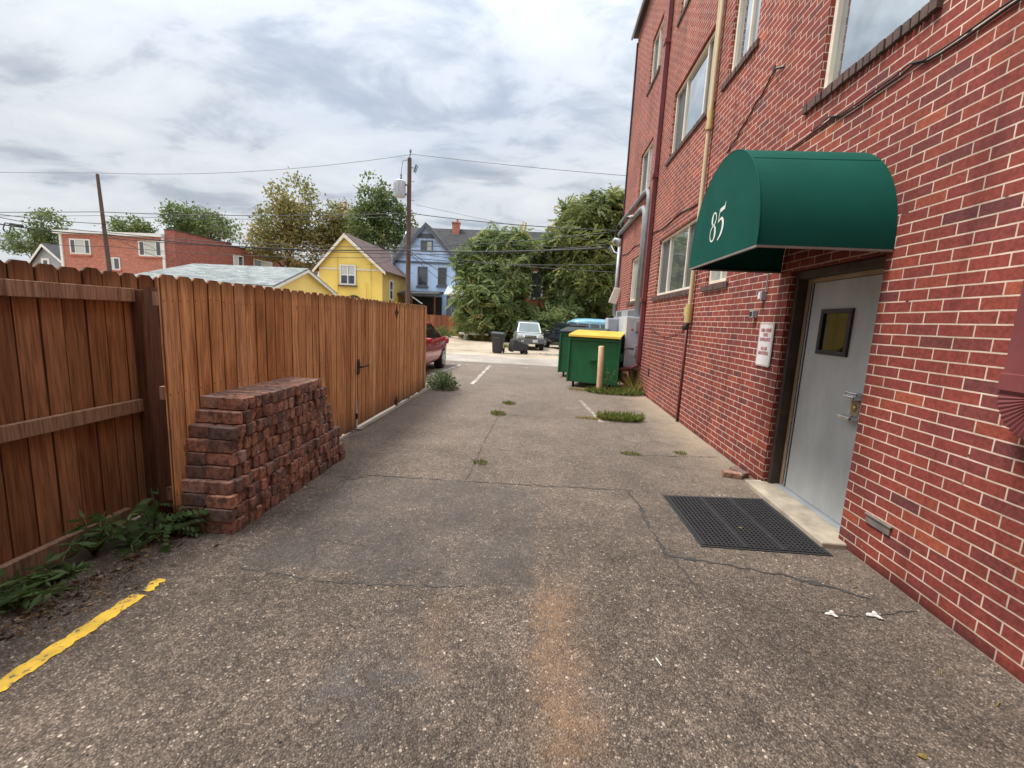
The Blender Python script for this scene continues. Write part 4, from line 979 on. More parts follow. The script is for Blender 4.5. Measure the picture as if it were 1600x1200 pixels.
def trash_bin(label, loc, rot, lid_open):
    t = thing('trash_bin', label, 'trash bin', loc); t.rotation_euler = rot
    m_ = MB(); lev = [(0, .20, .22), (.5, .245, .27), (.82, .275, .30), (.84, .30, .33), (.90, .30, .33)]
    rings = []
    for z, hx, hy in lev:
        r = .06; pts = []
        for sx, sy, a0 in ((1, 1, 0), (-1, 1, 90), (-1, -1, 180), (1, -1, 270)):
            for k in range(4): a = R_(a0+k*30); pts.append((sx*(hx-r)+r*math.cos(a), sy*(hy-r)+r*math.sin(a), z))
        rings.append(pts)
    n_ = len(rings[0]); vs = [p for g in rings for p in g]
    fs = [(i*n_+k, i*n_+(k+1) % n_, (i+1)*n_+(k+1) % n_, (i+1)*n_+k) for i in range(len(rings)-1) for k in range(n_)]
    fs += [tuple(range(n_))[::-1]]
    if not lid_open: fs += [tuple(range((len(rings)-1)*n_, len(rings)*n_))]
    m_.add(vs, fs); m_.build('body', M_BIN, t, world=False, smooth=True, autosmooth=40)
    m_ = MB(); m_.prism([(-.33, .905), (.36, .905), (.33, .955), (0, .985), (-.30, .955)], -.31, .31, 'x'); m_.build('lid', M_BIN, t, world=False, bevel=.02)
    m_ = MB(); m_.tube([(-.22, .36, .87), (.22, .36, .87)], .018, 8); m_.build('handle', M_BIN, t, world=False)
    for s in (-.25, .25):
        m_ = MB(); m_.lathe([(.12, -.03), (.125, -.015), (.125, .015), (.12, .03)], 16, Matrix.Translation((s, .25, .11)) @ Matrix.Rotation(R_(90), 4, 'Y')); m_.build('wheel', M_TYRE, t, world=False)
    m_ = MB(); m_.box(-.14, .14, -.315, -.30, .70, .76); m_.build('recess', pm('grey plastic', (.10, .10, .11), None, 5, .5), t, world=False)
    return t
trash_bin('charcoal wheeled trash bin standing upright with its lid shut', (-2.20, 20.75, 0), (R_(2), R_(3), R_(-8)), False)
b2 = trash_bin('charcoal wheeled trash bin tipped over on its back', (-.82, 21.1, .26), (R_(-80), R_(0), R_(118)), False); b2.scale = (.86, .86, .86)

# ------------------------------------------------------------------ vehicles
def paint(name, c, rough=.25, metal=.3):
    m, t, b = new_mat(name); v = pos(t, obj=True)
    f = noise(t, v, 3, 4); t.links.new(ramp(t, f, [(.3, tuple(x*.88 for x in c)), (.7, c)]), b.inputs['Base Color'])
    b.inputs['Roughness'].default_value = rough; b.inputs['Metallic'].default_value = metal; b.inputs['Coat Weight'].default_value = .6; b.inputs['Coat Roughness'].default_value = .06
    return m
M_LAMP = pm('headlamp', (.55, .56, .50), (.45, .46, .42), 12, .2)
M_TAIL = pm('tail lamp', (.42, .02, .025), (.3, .015, .02), 12, .25)
M_PLATE = pm('licence plate', (.66, .66, .64), (.55, .55, .56), 8, .4)
M_BUMPER = pm('grey plastic bumper', (.13, .14, .15), (.09, .10, .11), 6, .5)
def loft(rings, m_):
    n_ = len(rings[0]); vs = [p for g in rings for p in g]
    m_.add(vs, [(i*n_+k, i*n_+(k+1) % n_, (i+1)*n_+(k+1) % n_, (i+1)*n_+k) for i in range(len(rings)-1) for k in range(n_)] + [tuple(range(n_))[::-1], tuple(range((len(rings)-1)*n_, len(rings)*n_))])
def car(name, label, cat, loc, rz, P):
    """front towards +Y local.  P: dims and side profile"""
    t = thing(name, label, cat, loc, rz, P.get('group')); sc = P.get('scale', 1); t.scale = (sc,)*3
    L, W_ = P['L'], P['W']; hw = W_/2
    # lower body: stations (y, z_low, z_belt, half width)
    rings = []
    for (y, zl, zb, h_) in P['body']:
        hh = zb-zl
        rings.append([(-h_*.80, y, zl), (h_*.80, y, zl), (h_*.97, y, zl+hh*.13), (h_, y, zl+hh*.45), (h_*.985, y, zl+hh*.72), (h_*.93, y, zb-hh*.05), (h_*.84, y, zb),
                      (-h_*.84, y, zb), (-h_*.93, y, zb-hh*.05), (-h_*.985, y, zl+hh*.72), (-h_, y, zl+hh*.45), (-h_*.97, y, zl+hh*.13)])
    m_ = MB(); loft(rings, m_); body = m_.build('body', P['paint'], t, world=False, smooth=True, autosmooth=32)
    sub = body.modifiers.new('round', 'SUBSURF'); sub.levels = 1; sub.render_levels = 2
    # cabin: belt line -> roof
    yb0, yb1, yr0, yr1, zb, zr = P['cabin']   # rear belt, front belt, rear roof, front roof
    wb, wr = hw*.88, hw*P.get('roofw', .70); cy = (yr0+yr1)/2
    lo = [(-wb, yb0, zb), (wb, yb0, zb), (wb*1.0, yb1, zb), (-wb*1.0, yb1, zb)]
    mid = [(-wr, yr0, zr-.05), (wr, yr0, zr-.05), (wr, yr1, zr-.05), (-wr, yr1, zr-.05)]
    top = [(-wr*.86, yr0+.12, zr), (wr*.86, yr0+.12, zr), (wr*.86, yr1-.16, zr), (-wr*.86, yr1-.16, zr)]
    m_ = MB(); loft([lo, mid, top], m_); m_.build('cabin', P.get('roofpaint', P['paint']), t, world=False, bevel=.03)
    def face(a, b, c, d, u0, u1, v0, v1, off):
        a, b, c, d = map(Vector, (a, b, c, d)); n_ = (b-a).cross(d-a).normalized()
        def q(u, v): return (a.lerp(b, u)).lerp(d.lerp(c, u), v)
        cen = q(.5, .5); n_ = n_ if n_.dot(cen-Vector((0, (yb0+yb1)/2, (zb+zr)/2))) > 0 else -n_
        return [q(u0, v0)+n_*off, q(u1, v0)+n_*off, q(u1, v1)+n_*off, q(u0, v1)+n_*off]
    G = P.get('glass', M_GLASS_CAR)
    for nm, (a, b, c, d), spans, v0, v1 in (
            ('windshield', (lo[3], lo[2], mid[2], mid[3]), [(.06, .94)], .08, .94),
            ('rear_window', (lo[0], lo[1], mid[1], mid[0]), [(.08, .92)], .12, .92),
            ('side_window', (lo[1], lo[2], mid[2], mid[1]), P['side'], .10, P.get('wv', .92)),
            ('side_window', (lo[0], lo[3], mid[3], mid[0]), P['side'], .10, P.get('wv', .92))):
        for u0, u1 in spans:
            g_ = MB(); pts = face(a, b, c, d, u0, u1, v0, v1, .008); g_.poly(pts); g_.build(nm, G, t, world=False)
    rw = P['rw']
    for y in P['axles']:
        for s in (-1, 1):
            Mx = Matrix.Translation((s*(hw-.10), y, rw)) @ Matrix.Rotation(R_(90*s), 4, 'Y')
            m_ = MB(); m_.lathe([(rw*.62, -.10), (rw*.95, -.10), (rw, -.07), (rw, .075), (rw*.95, .105), (rw*.64, .105)], 28, Mx); wh = m_.build('wheel', M_TYRE, t, world=False, smooth=True, autosmooth=40)
            m_ = MB(); m_.lathe([(0.02, .07), (rw*.60, .07), (rw*.60, .11), (rw*.66, .112), (rw*.66, .07)], 28, Mx, caps=False)
            m_.build('rim_barrel', M_BUMPER, wh, world=False)
            m_ = MB()
            for k in range(5):
                m_.box(-.035, .035, 0, rw*.62, .085, .112, Mx @ Matrix.Rotation(2*math.pi*k/5, 4, 'Z'))
            m_.lathe([(rw*.56, .10), (rw*.66, .10), (rw*.66, .116), (rw*.56, .116), (rw*.56, .10)], 28, Mx, caps=False); m_.lathe([(.07, .08), (.07, .118), (.0, .12)], 14, Mx)
            m_.build('rim', M_RIM, wh, world=False)
            m_ = MB(); m_.lathe([(rw*1.0, -.12), (rw*1.16, -.12), (rw*1.16, .085)], 28, Mx, caps=False); m_.lathe([(0.001, -.115), (rw*1.16, -.115)], 28, Mx, caps=False); m_.build('wheel_arch', M_TYRE, wh, world=False)
    return t, body
SED = dict(L=4.6, W=1.80, paint=paint('metallic red paint', (.36, .012, .025)), rw=.325, axles=(-1.36, 1.36), cabin=(-1.75, .95, -.95, .18, .92, 1.44), side=[(.10, .46), (.50, .92)], roofw=.66, glass=M_GLASS_CARD,
    body=[(-2.30, .42, .80, .70), (-2.22, .30, .96, .82), (-1.9, .22, 1.0, .88), (-1.36, .20, .98, .905), (-.6, .19, .95, .90), (.3, .19, .93, .90), (1.0, .20, .94, .90), (1.4, .22, .88, .90), (1.95, .24, .80, .86), (2.2, .28, .70, .76), (2.3, .36, .58, .62)])
redcar, rb = car('parked_car', 'red sedan parked behind the end of the wooden fence', 'car', (-4.02, 12.12, 0), math.pi, SED)
for s in (-1, 1):
    m_ = MB(); m_.box(s*.895-.012, s*.895+.012, -.62, -.44, .80, .83); m_.build('door_handle', SED['paint'], redcar, world=False, bevel=.008)
    m_ = MB(); m_.box(s*.895-.012, s*.895+.012, .22, .40, .79, .82); m_.build('door_handle', SED['paint'], redcar, world=False, bevel=.008)
    m_ = MB(); m_.box(s*.98-.10, s*.98+.10, .70, .84, .90, 1.03); m_.build('side_mirror', SED['paint'], redcar, world=False, bevel=.04)
    m_ = MB(); m_.box(s*.70-.16, s*.70+.16, -2.305, -2.10, .72, .90); m_.build('tail_light', M_TAIL, redcar, world=False, bevel=.04)
    m_ = MB(); m_.box(s*.62-.16, s*.62+.16, 2.05, 2.27, .56, .70); m_.build('headlight', M_LAMP, redcar, world=False, bevel=.03)
m_ = MB(); m_.box(-.26, .26, -2.33, -2.30, .55, .66); m_.build('license_plate', M_PLATE, redcar, world=False)

def suv_body(front, rear): 
    return [(-2.08, .45, .85, .76), (-2.02, .34, 1.0, .84), (-1.7, .30, 1.04, .875), (-.9, .30, 1.02, .88), (.1, .30, 1.0, .88), (.85, .30, 1.0, .88), (1.25, .31, .97, .87), (1.8, .33, .90, .85), (2.0, .36, .84, .80), (2.06, .45, .72, .74)]
SUV = dict(L=4.12, W=1.76, paint=paint('silver paint', (.42, .44, .44), .3, .5), rw=.345, axles=(-1.26, 1.24), cabin=(-2.0, .95, -1.86, .28, 1.0, 1.66), side=[(.05, .30), (.34, .62), (.66, .94)], roofw=.74, body=suv_body(0, 0), scale=.90, group='sport utility vehicles parked across the alley')
suv, sb_ = car('parked_car', 'silver sport utility vehicle facing the camera beside the tipped trash bin', 'suv', (-.95, 25.5, 0), math.pi+R_(7), SUV)
def P_(nm, mat, *boxes, bev=.015, par=None):
    m_ = MB()
    for b in boxes: m_.box(*b)
    return m_.build(nm, mat, par or suv, world=False, bevel=bev)
P_('bumper', M_BUMPER, (-.86, .86, 2.0, 2.14, .40, .66)); P_('grille', M_BLACK, (-.36, .36, 2.05, 2.085, .70, .86))
P_('grille_bar', SUV['paint'], (-.36, .36, 2.075, 2.10, .765, .795)); P_('emblem', pm('gold emblem', (.55, .42, .15), None, 8, .35, metal=.6), (-.085, .085, 2.09, 2.115, .767, .795), (-.04, .04, 2.09, 2.116, .752, .81), bev=.004)
for s in (-1, 1):
    P_('headlight', M_LAMP, (s*.60-.17, s*.60+.17, 1.98, 2.08, .71, .86)); P_('side_mirror', M_BLACK, (s*.98-.10, s*.98+.10, .72, .82, 1.02, 1.18), bev=.03)
    P_('roof_rack', M_BUMPER, (s*.56-.02, s*.56+.02, -1.6, .0, 1.70, 1.73), (s*.56-.02, s*.56+.02, -1.5, -1.44, 1.64, 1.70), (s*.56-.02, s*.56+.02, -.1, -.04, 1.64, 1.70), bev=.006)
P_('roof_rack', M_BUMPER, (-.54, .54, -.3, -.26, 1.69, 1.715), (-.54, .54, -1.3, -1.26, 1.69, 1.715), bev=.006)
P_('license_plate', M_PLATE, (-.42, -.12, 2.14, 2.155, .46, .61), bev=.004); P_('fog_lamp', M_LAMP, (.40, .56, 2.135, 2.15, .48, .56), bev=.01)
DS = dict(SUV); DS.update(paint=paint('black blue paint', (.016, .018, .028), .22, .3), glass=M_GLASS_CARD, scale=.90)
dsuv, _ = car('parked_car', 'dark navy sport utility vehicle parked tail out behind the dumpsters', 'suv', (1.25, 26.3, 0), R_(24), DS)
for s in (-1, 1):
    P_('tail_light', M_TAIL, (s*.78-.08, s*.78+.08, -2.11, -1.98, .78, 1.12), par=dsuv); P_('side_mirror', M_CHROME, (s*.98-.10, s*.98+.10, .72, .82, 1.02, 1.16), bev=.03, par=dsuv)
    P_('roof_rack', M_BUMPER, (s*.56-.02, s*.56+.02, -1.6, .0, 1.70, 1.73), bev=.006, par=dsuv)
P_('bumper', M_BUMPER, (-.86, .86, -2.16, -2.0, .42, .64), par=dsuv); P_('license_plate', M_PLATE, (-.20, .20, -2.115, -2.10, .76, .88), par=dsuv, bev=.004); P_('headlight', M_LAMP, (-.76, -.45, 1.98, 2.08, .71, .86), (.45, .76, 1.98, 2.08, .71, .86), par=dsuv)
VAN = dict(L=4.3, W=1.72, paint=paint('sky blue paint', (.20, .42, .55), .35, .1), rw=.33, axles=(-1.2, 1.25), cabin=(-2.05, 2.0, -1.9, 1.65, .98, 1.76), side=[(.04, .24), (.27, .47), (.50, .70), (.74, .93)], roofw=.80, glass=M_GLASS_CAR, scale=.95, wv=.86,
    body=[(-2.12, .45, .9, .76), (-2.05, .32, 1.0, .82), (-1.4, .30, 1.0, .86), (0, .30, 1.0, .86), (1.4, .30, 1.0, .86), (1.95, .32, 1.0, .82), (2.1, .42, .92, .74)])
van, _ = car('parked_van', 'light blue van whose rounded roof shows over the yellow dumpster lid', 'van', (3.35, 29.2, 0), R_(-62), VAN)
m_ = MB(); rg = []
for k in range(7):
    a = k/6*math.pi/2*.96; rx_, ry_, zz = .70*math.cos(a)**.5, 1.86*math.cos(a)**.5, 1.68+.30*math.sin(a)
    rg.append([(rx_*math.copysign(abs(math.cos(b))**.5, math.cos(b)), -.1+ry_*math.copysign(abs(math.sin(b))**.5, math.sin(b)), zz) for b in np.linspace(0, 2*math.pi, 28, endpoint=False)])
loft(rg, m_); m_.build('roof', VAN['paint'], van, world=False, smooth=True, autosmooth=50)
P_('headlight', M_LAMP, (-.66, -.42, 2.0, 2.10, .70, .86), (.42, .66, 2.0, 2.10, .70, .86), par=van); P_('bumper', M_PLATE, (-.82, .82, 2.02, 2.16, .42, .54), (-.82, .82, -2.18, -2.04, .42, .54), par=van)

# ------------------------------------------------------------------ houses
def siding(name, c, pitch=.14, bstr=.6):
    m, t, b = new_mat(name); g = t.nodes.new('ShaderNodeNewGeometry'); sp = t.nodes.new('ShaderNodeSeparateXYZ'); t.links.new(g.outputs['Position'], sp.inputs[0])
    fr = math_('FRACT', math_('DIVIDE', sp.outputs[2], pitch, tree=t), tree=t)
    v = pos(t); f = noise(t, v, .8, 5)
    col = ramp(t, f, [(.3, tuple(x*.86 for x in c)), (.7, c)])
    t.links.new(col, b.inputs['Base Color']); b.inputs['Roughness'].default_value = .6; bump(t, b, fr, bstr, -.02); return m
def shingle(name, c1, c2, w_=.3, h_=.16, slope=1.0):
    m, t, b = new_mat(name); v = pos(t)
    br = t.nodes.new('ShaderNodeTexBrick'); br.inputs['Scale'].default_value = 1; br.inputs['Brick Width'].default_value = w_; br.inputs['Row Height'].default_value = h_; br.inputs['Mortar Size'].default_value = .006
    br.inputs['Color1'].default_value = (*c1, 1); br.inputs['Color2'].default_value = (*c2, 1); br.inputs['Mortar'].default_value = (*[x*.5 for x in c2], 1)
    g = t.nodes.new('ShaderNodeNewGeometry'); sp = t.nodes.new('ShaderNodeSeparateXYZ'); t.links.new(g.outputs['Position'], sp.inputs[0])
    cb = t.nodes.new('ShaderNodeCombineXYZ'); t.links.new(math_('ADD', sp.outputs[0], sp.outputs[1], tree=t), cb.inputs[0]); t.links.new(math_('MULTIPLY', sp.outputs[2], slope, tree=t), cb.inputs[1]); t.links.new(cb.outputs[0], br.inputs[0])
    col = mixc(t, 1, br.outputs['Color'], ramp(t, noise(t, v, 1.4, 6), [(.3, .78), (.7, 1.2)]), 'MULTIPLY')
    t.links.new(col, b.inputs['Base Color']); b.inputs['Roughness'].default_value = .9; bump(t, b, br.outputs['Fac'], .4, -.02); return m
M_YEL = siding('yellow siding', (.84, .62, .14)); M_YELG = siding('pale yellow siding', (.82, .63, .20), .2, .3)
M_YEL_SHADE = siding('shaded yellow siding', (.55, .40, .10))  # the yellow siding again, shade of the side wall put into its colour
M_BLUE = siding('light blue siding', (.50, .68, .94), .14, .35); M_BLUES = shingle('blue fish scale shingles', (.54, .71, .95), (.46, .63, .88), .16, .15, 1)
M_GREYS = siding('grey siding', (.36, .37, .37))
M_ROOFG = shingle('grey asphalt shingles', (.26, .28, .275), (.13, .15, .15), .42, .06)
M_ROOFB = shingle('brown asphalt shingles', (.115, .07, .062), (.085, .052, .048), .3, .13)
M_ROOFD = shingle('dark asphalt shingles', (.052, .053, .056), (.036, .037, .040), .3, .13)
M_DARKIN = pm('dark opening', (.012, .012, .013), (.008, .008, .009), 3, .6)
M_BLUETRIM = pm('slate trim', (.10, .12, .15), (.07, .085, .11), 4, .6)
M_FARGLASS = glass_mat('far window glass', (.045, .055, .065), ior=1.55)
M_CURTAIN = pm('pale curtain', (.55, .56, .52), (.42, .43, .40), 6, .7, stretch=(6, 1, 1))
def window(par, x0, x1, z0, z1, Y, frame, panes, fw=.09, bars=(), hbar=None, sill=None, axis='y', back=None):
    """window on a wall at y=Y (faces -Y) or, axis 'x', on a wall at x=Y (faces +X); x0,x1 are then y values"""
    m_ = MB()
    def B(a, b, c, d, p0, p1, mm):
        if axis == 'y': mm.box(a, b, Y-p1, Y-p0, c, d)
        else: mm.box(Y+p0, Y+p1, a, b, c, d)
    for a, b, c, d in ((x0, x1, z0, z0+fw), (x0, x1, z1-fw, z1), (x0, x0+fw, z0+fw, z1-fw), (x1-fw, x1, z0+fw, z1-fw)): B(a, b, c, d, .005, .06, m_)
    for q in bars: B(x0+(x1-x0)*q-fw*.35, x0+(x1-x0)*q+fw*.35, z0+fw, z1-fw, .005, .055, m_)
    if hbar: B(x0+fw, x1-fw, z0+(z1-z0)*hbar-fw*.35, z0+(z1-z0)*hbar+fw*.35, .005, .05, m_)
    fr_ = m_.build('window', frame, par)
    ed = [x0+fw, *[x0+(x1-x0)*q for q in bars], x1-fw]
    for i, (a, b) in enumerate(zip(ed, ed[1:])):
        g_ = MB(); B(a, b, z0+fw, z1-fw, .002, .02, g_); g_.build('pane', panes[i % len(panes)], fr_)
    if sill is not None:
        s_ = MB(); B(x0-.12, x1+.12, z0-.13, z0-.005, .0, .14, s_); s_.build('sill', sill, fr_)
    return fr_
def slab(m_, pts, th):
    """sloped roof plane with thickness (pts counter-clockwise seen from above)"""
    n_ = len(pts); top = [Vector(p) for p in pts]; bot = [p-Vector((0, 0, th)) for p in top]
    m_.add(top+bot, [tuple(range(n_)), tuple(range(n_, 2*n_))[::-1]] + [(i, i+n_, (i+1) % n_+n_, (i+1) % n_) for i in range(n_)])
def gable(par, x0, x1, Y, Y2, ze, zp, wall, roof, trim, oh=.45, foh=.35, xp=None, th=.16):
    xp = (x0+x1)/2 if xp is None else xp
    m_ = MB(); m_.prism([(x0, -.03), (x1, -.03), (x1, ze), (xp, zp), (x0, ze)], Y, Y2, 'y'); wl_ = m_.build('wall', wall, par)
    sl, sr = (zp-ze)/(xp-x0), (zp-ze)/(x1-xp)
    m_ = MB()
    slab(m_, [(x0-oh, Y-foh, ze-oh*sl+th), (xp, Y-foh, zp+th), (xp, Y2+foh, zp+th), (x0-oh, Y2+foh, ze-oh*sl+th)], th*.5)
    slab(m_, [(xp, Y-foh, zp+th), (x1+oh, Y-foh, ze-oh*sr+th), (x1+oh, Y2+foh, ze-oh*sr+th), (xp, Y2+foh, zp+th)], th*.5)
    rf_ = m_.build('roof', roof, par)
    m_ = MB(); d = .24
    m_.prism([(x0-oh, ze-oh*sl+th*.48), (x0-oh, ze-oh*sl+th*.48-d), (xp, zp+th*.48-d*1.35), (xp, zp+th*.48)], Y-foh-.03, Y-foh+.04, 'y')
    m_.prism([(xp, zp+th*.48), (xp, zp+th*.48-d*1.35), (x1+oh, ze-oh*sr+th*.48-d), (x1+oh, ze-oh*sr+th*.48)], Y-foh-.03, Y-foh+.04, 'y')
    m_.build('bargeboard', trim, par)
    return wl_, rf_
# yellow house
yh = thing('house', 'yellow gabled house with cream trim and brown roof', 'house', (-16.4, 40, 0))
gable(yh, -19.05, -13.65, 36, 47, 5.15, 7.75, M_YEL, M_ROOFB, M_CREAM, .40, .35, -16.72)
mb = MB(); mb.box(-19.0, -13.7, 35.95, 35.998, 4.95, 5.08); mb.build('trim_band', M_CREAM, yh)
mb = MB(); mb.box(-13.648, -13.6, 36.0, 46.9, -.03, 5.1); mb.build('side_wall', M_YEL_SHADE, yh)
window(yh, -17.22, -15.84, 3.72, 5.36, 35.94, M_WHITE, [M_FARGLASS, M_FARGLASS], .12, (.5,), .5, M_SILL)
for xa in (-17.08, -16.46):
    mb = MB(); mb.box(xa, xa+.5, 35.908, 35.915, 4.58, 5.22); mb.build('curtain', M_CURTAIN, yh)
m_ = MB(); m_.prism([(-16.05+.72*math.cos(a), 2.30+.62*math.sin(a)) for a in np.linspace(0, math.pi, 15)], 35.90, 35.97, 'y'); aw_ = m_.build('arch_trim', M_FRAMEBROWN, yh)
window(yh, -16.55, -15.55, .9, 2.6, 35.86, M_WHITE, [M_FARGLASS], .1, (), .5)
window(yh, 37.5, 38.4, 2.7, 4.4, -13.59, M_WHITE, [M_FARGLASS], .1, (), .5, axis='x')
for x, zz, Y in ((-14.6, 6.8, 41), (-13.9, 6.6, 44), (-15.6, 7.3, 43.5)):
    mb = MB(); mb.tube([(x, Y, zz-1.2), (x, Y, zz+.5)], .10, 8); mb.tube([(x, Y, zz+.5), (x, Y, zz+.62)], .17, 8); mb.build('roof_vent', M_GALV, yh)
mb = MB(); mb.tube([(-17.45, 35.93, .3), (-17.45, 35.93, 6.2)], .035, 6); mb.tube([(-14.6, 35.93, .3), (-14.6, 35.93, 5.6)], .03, 6); mb.tube([(-15.0, 35.93, .3), (-15.0, 35.93, 4.0)], .03, 6); mb.build('conduit', M_YEL, yh)
# yellow garage
gr = thing('garage', 'low yellow garage with pale grey shingle roof behind the fence', 'garage', (-16.5, 23.5, 0))
mb = MB(); mb.prism([(20.75, -.03), (26.4, -.03), (26.4, 2.62), (23.5, 3.66), (20.75, 2.62)], -19.6, -13.2, 'x'); mb.build('wall', M_YELG, gr)
mb = MB(); slab(mb, [(-13.0, 20.35, 2.66), (-13.0, 23.45, 3.80), (-19.6, 23.45, 3.80), (-21.2, 20.35, 2.66)], .08); slab(mb, [(-13.0, 23.45, 3.80), (-13.0, 26.75, 2.66), (-21.2, 26.75, 2.66), (-19.6, 23.45, 3.80)], .08)
slab(mb, [(-19.6, 23.45, 3.80), (-21.2, 26.75, 2.66), (-21.2, 20.35, 2.66)], .06); mb.build('roof', M_ROOFG, gr)
mb = MB(); mb.prism([(20.35, 2.575), (20.35, 2.44), (23.45, 3.575), (26.75, 2.44), (26.75, 2.575), (23.45, 3.715)], -13.06, -12.99, 'x'); mb.box(-21.2, -13.07, 20.30, 20.36, 2.46, 2.60); mb.build('bargeboard', M_TRIM, gr)
# blue house
bh = thing('house', 'light blue gabled house with shingled gable and dark roof', 'house', (-11.5, 46, 0))
gable(bh, -14.85, -8.25, 42, 50, 6.25, 9.95, M_BLUE, M_ROOFD, M_BLUETRIM, .45, .4, -11.65)
mb = MB(); mb.prism([(-14.7, 6.58), (-8.4, 6.58), (-11.65, 9.9)], 41.955, 41.995, 'y'); mb.build('shingled_gable', M_BLUES, bh)
mb = MB(); mb.prism([(-12.55, 8.72), (-10.8, 8.72), (-11.1, 9.12), (-12.2, 9.12)], 41.90, 41.95, 'y'); mb.box(-14.8, -8.3, 41.90, 41.96, 6.42, 6.56); mb.build('trim_band', M_BLUETRIM, bh)
window(bh, -12.15, -11.0, 7.52, 8.52, 41.95, M_BLUETRIM, [M_FARGLASS, M_CURTAIN], .1, (.5,), None)
window(bh, -12.42, -11.47, 4.30, 6.10, 41.985, M_BLUETRIM, [M_FARGLASS], .1, (), .5, M_BLUETRIM); window(bh, -10.45, -9.62, 4.42, 6.10, 41.985, M_BLUETRIM, [M_SCREEN], .1, (), .5, M_BLUETRIM)
mb = MB(); slab(mb, [(-14.6, 39.6, 3.42), (-9.9, 39.6, 3.52), (-9.9, 41.98, 3.85), (-14.6, 41.98, 3.78)], .16); mb.build('porch_roof', M_ROOFD, bh)
mb = MB(); mb.box(-14.4, -10.0, 41.93, 41.985, .0, 3.3); mb.build('porch_opening', M_DARKIN, bh)
for x in (-10.15, -12.3, -14.3):
    mb = MB(); mb.box(x-.06, x+.06, 39.75, 39.87, 0, 3.28); mb.build('porch_post', M_FARFENCE, bh)
mb = MB(); mb.box(-12.9, -12.78, 39.8, 41.0, 2.9, 3.0); mb.tube([(-12.4, 39.8, 3.25), (-11.3, 39.8, 2.55)], .06, 6); mb.build('porch_brace', M_TRIM, bh)
mb = MB(); mb.box(-9.25, -5.2, 40.6, 41.99, 0, 3.55); mb.build('side_bay', M_BLUE, bh)
mb = MB(); slab(mb, [(-9.45, 40.4, 3.57), (-5.0, 40.4, 3.57), (-5.0, 41.98, 4.5), (-9.45, 41.98, 4.5)], .1); mb.build('bay_roof', pm('pale metal roof', (.48, .56, .62), (.38, .46, .52), 2, .5), bh)
mb = MB(); mb.box(-8.75, -6.3, 40.55, 40.598, 0, 3.1); mb.build('garage_door', siding('slate door', (.085, .11, .15), .3), bh)
mb = MB(); mb.box(-9.24, -8.80, 40.56, 40.597, 0, 3.4); mb.build('corner_board', M_BLUETRIM, bh)
# main block behind, ridge along x
mb = MB(); mb.prism([(43.8, -.03), (50.5, -.03), (50.5, 6.4), (47, 10.2), (43.8, 6.4)], -15.3, 4.0, 'x'); mb.build('wall', M_BLUE, bh)
mb = MB(); slab(mb, [(-15.9, 43.4, 6.1), (4.4, 43.4, 6.1), (4.4, 47, 10.62), (-14.9, 47, 10.62)], .1); slab(mb, [(-14.9, 47, 10.62), (4.4, 47, 10.62), (4.4, 50.8, 6.1), (-15.9, 50.8, 6.1)], .1); rf = mb.build('roof', M_ROOFD, bh)
mb = MB(); mb.box(-10.2, -9.45, 46.5, 47.0, 9.5, 11.1); mb.box(-10.26, -9.39, 46.44, 47.06, 11.1, 11.22); mb.tube([(-9.7, 46.7, 11.2), (-9.7, 46.7, 11.55)], .12, 8); mb.build('chimney', M_BRICK_FAR, rf)
for x, Y, zz in ((-10.3, 44.4, 7.5), (-8.8, 44.2, 7.25)):
    mb = MB(); mb.tube([(x, Y, zz), (x, Y, zz+.95)], .08, 8); mb.tube([(x, Y, zz+.95), (x, Y, zz+1.1)], .13, 8); mb.build('roof_vent', M_BUMPER, rf)
# orange brick house behind the big trees
oh_ = thing('house', 'orange brick house half hidden behind the tall green trees', 'house', (1.5, 40, 0))
mb = MB(); mb.box(-3.4, 8.5, 37.2, 43.2, -.03, 6.6); mb.build('wall', M_ORANGE, oh_)
mb = MB(); slab(mb, [(-3.8, 36.8, 6.6), (8.9, 36.8, 6.6), (8.9, 40.2, 8.6), (-3.8, 40.2, 8.6)], .15); slab(mb, [(-3.8, 40.2, 8.6), (8.9, 40.2, 8.6), (8.9, 43.5, 6.6), (-3.8, 43.5, 6.6)], .15); mb.build('roof', M_ROOFD, oh_)
for x0, x1, z0, z1 in ((-1.45, -.35, 3.3, 5.6), (1.5, 2.6, 3.3, 5.4), (4.5, 5.6, 3.3, 5.4)): window(oh_, x0, x1, z0, z1, 37.19, M_TRIM, [M_FARGLASS], .14, (), .5)
window(oh_, 1.5, 2.6, .9, 2.3, 37.19, M_GREYS, [M_FARGLASS], .14, (), .5)
mb = MB(); mb.box(2.05, 3.4, 36.6, 37.1, 0, 1.9); mb.build('shed_wall', siding('green siding', (.20, .30, .24)), oh_)
# long red brick block on the left
rb_ = thing('apartment_building', 'long flat roofed red brick apartment block beyond the left fence', 'building', (-40, 45, 0))
C0, C1, CY, CX = -46.9, -35.2, 40, -35.2
mb = MB(); mb.box(C0, C1-1.0, CY, CY+10, -.03, 7.55); mb.build('wall', M_BRICK_FAR, rb_)
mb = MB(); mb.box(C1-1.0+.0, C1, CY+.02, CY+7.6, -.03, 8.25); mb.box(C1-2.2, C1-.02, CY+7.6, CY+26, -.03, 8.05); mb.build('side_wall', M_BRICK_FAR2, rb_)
mb = MB(); mb.box(C0-.35, C1-1.02, CY-.35, CY+10.2, 7.56, 7.86); mb.build('roof', M_TRIM, rb_)
mb = MB(); mb.box(C1-1.05, C1+.04, CY-.01, CY+7.65, 8.252, 8.36); mb.box(C1-2.3, C1+.04, CY+7.68, CY+26.1, 8.052, 8.15); mb.build('parapet', M_FRAMEBROWN, rb_)
for x in (C0+.15, C1-1.12):
    mb = MB(); mb.box(x-.12, x+.12, CY-.12, CY-.005, 0, 7.55); mb.build('downspout', M_WHITE, rb_)
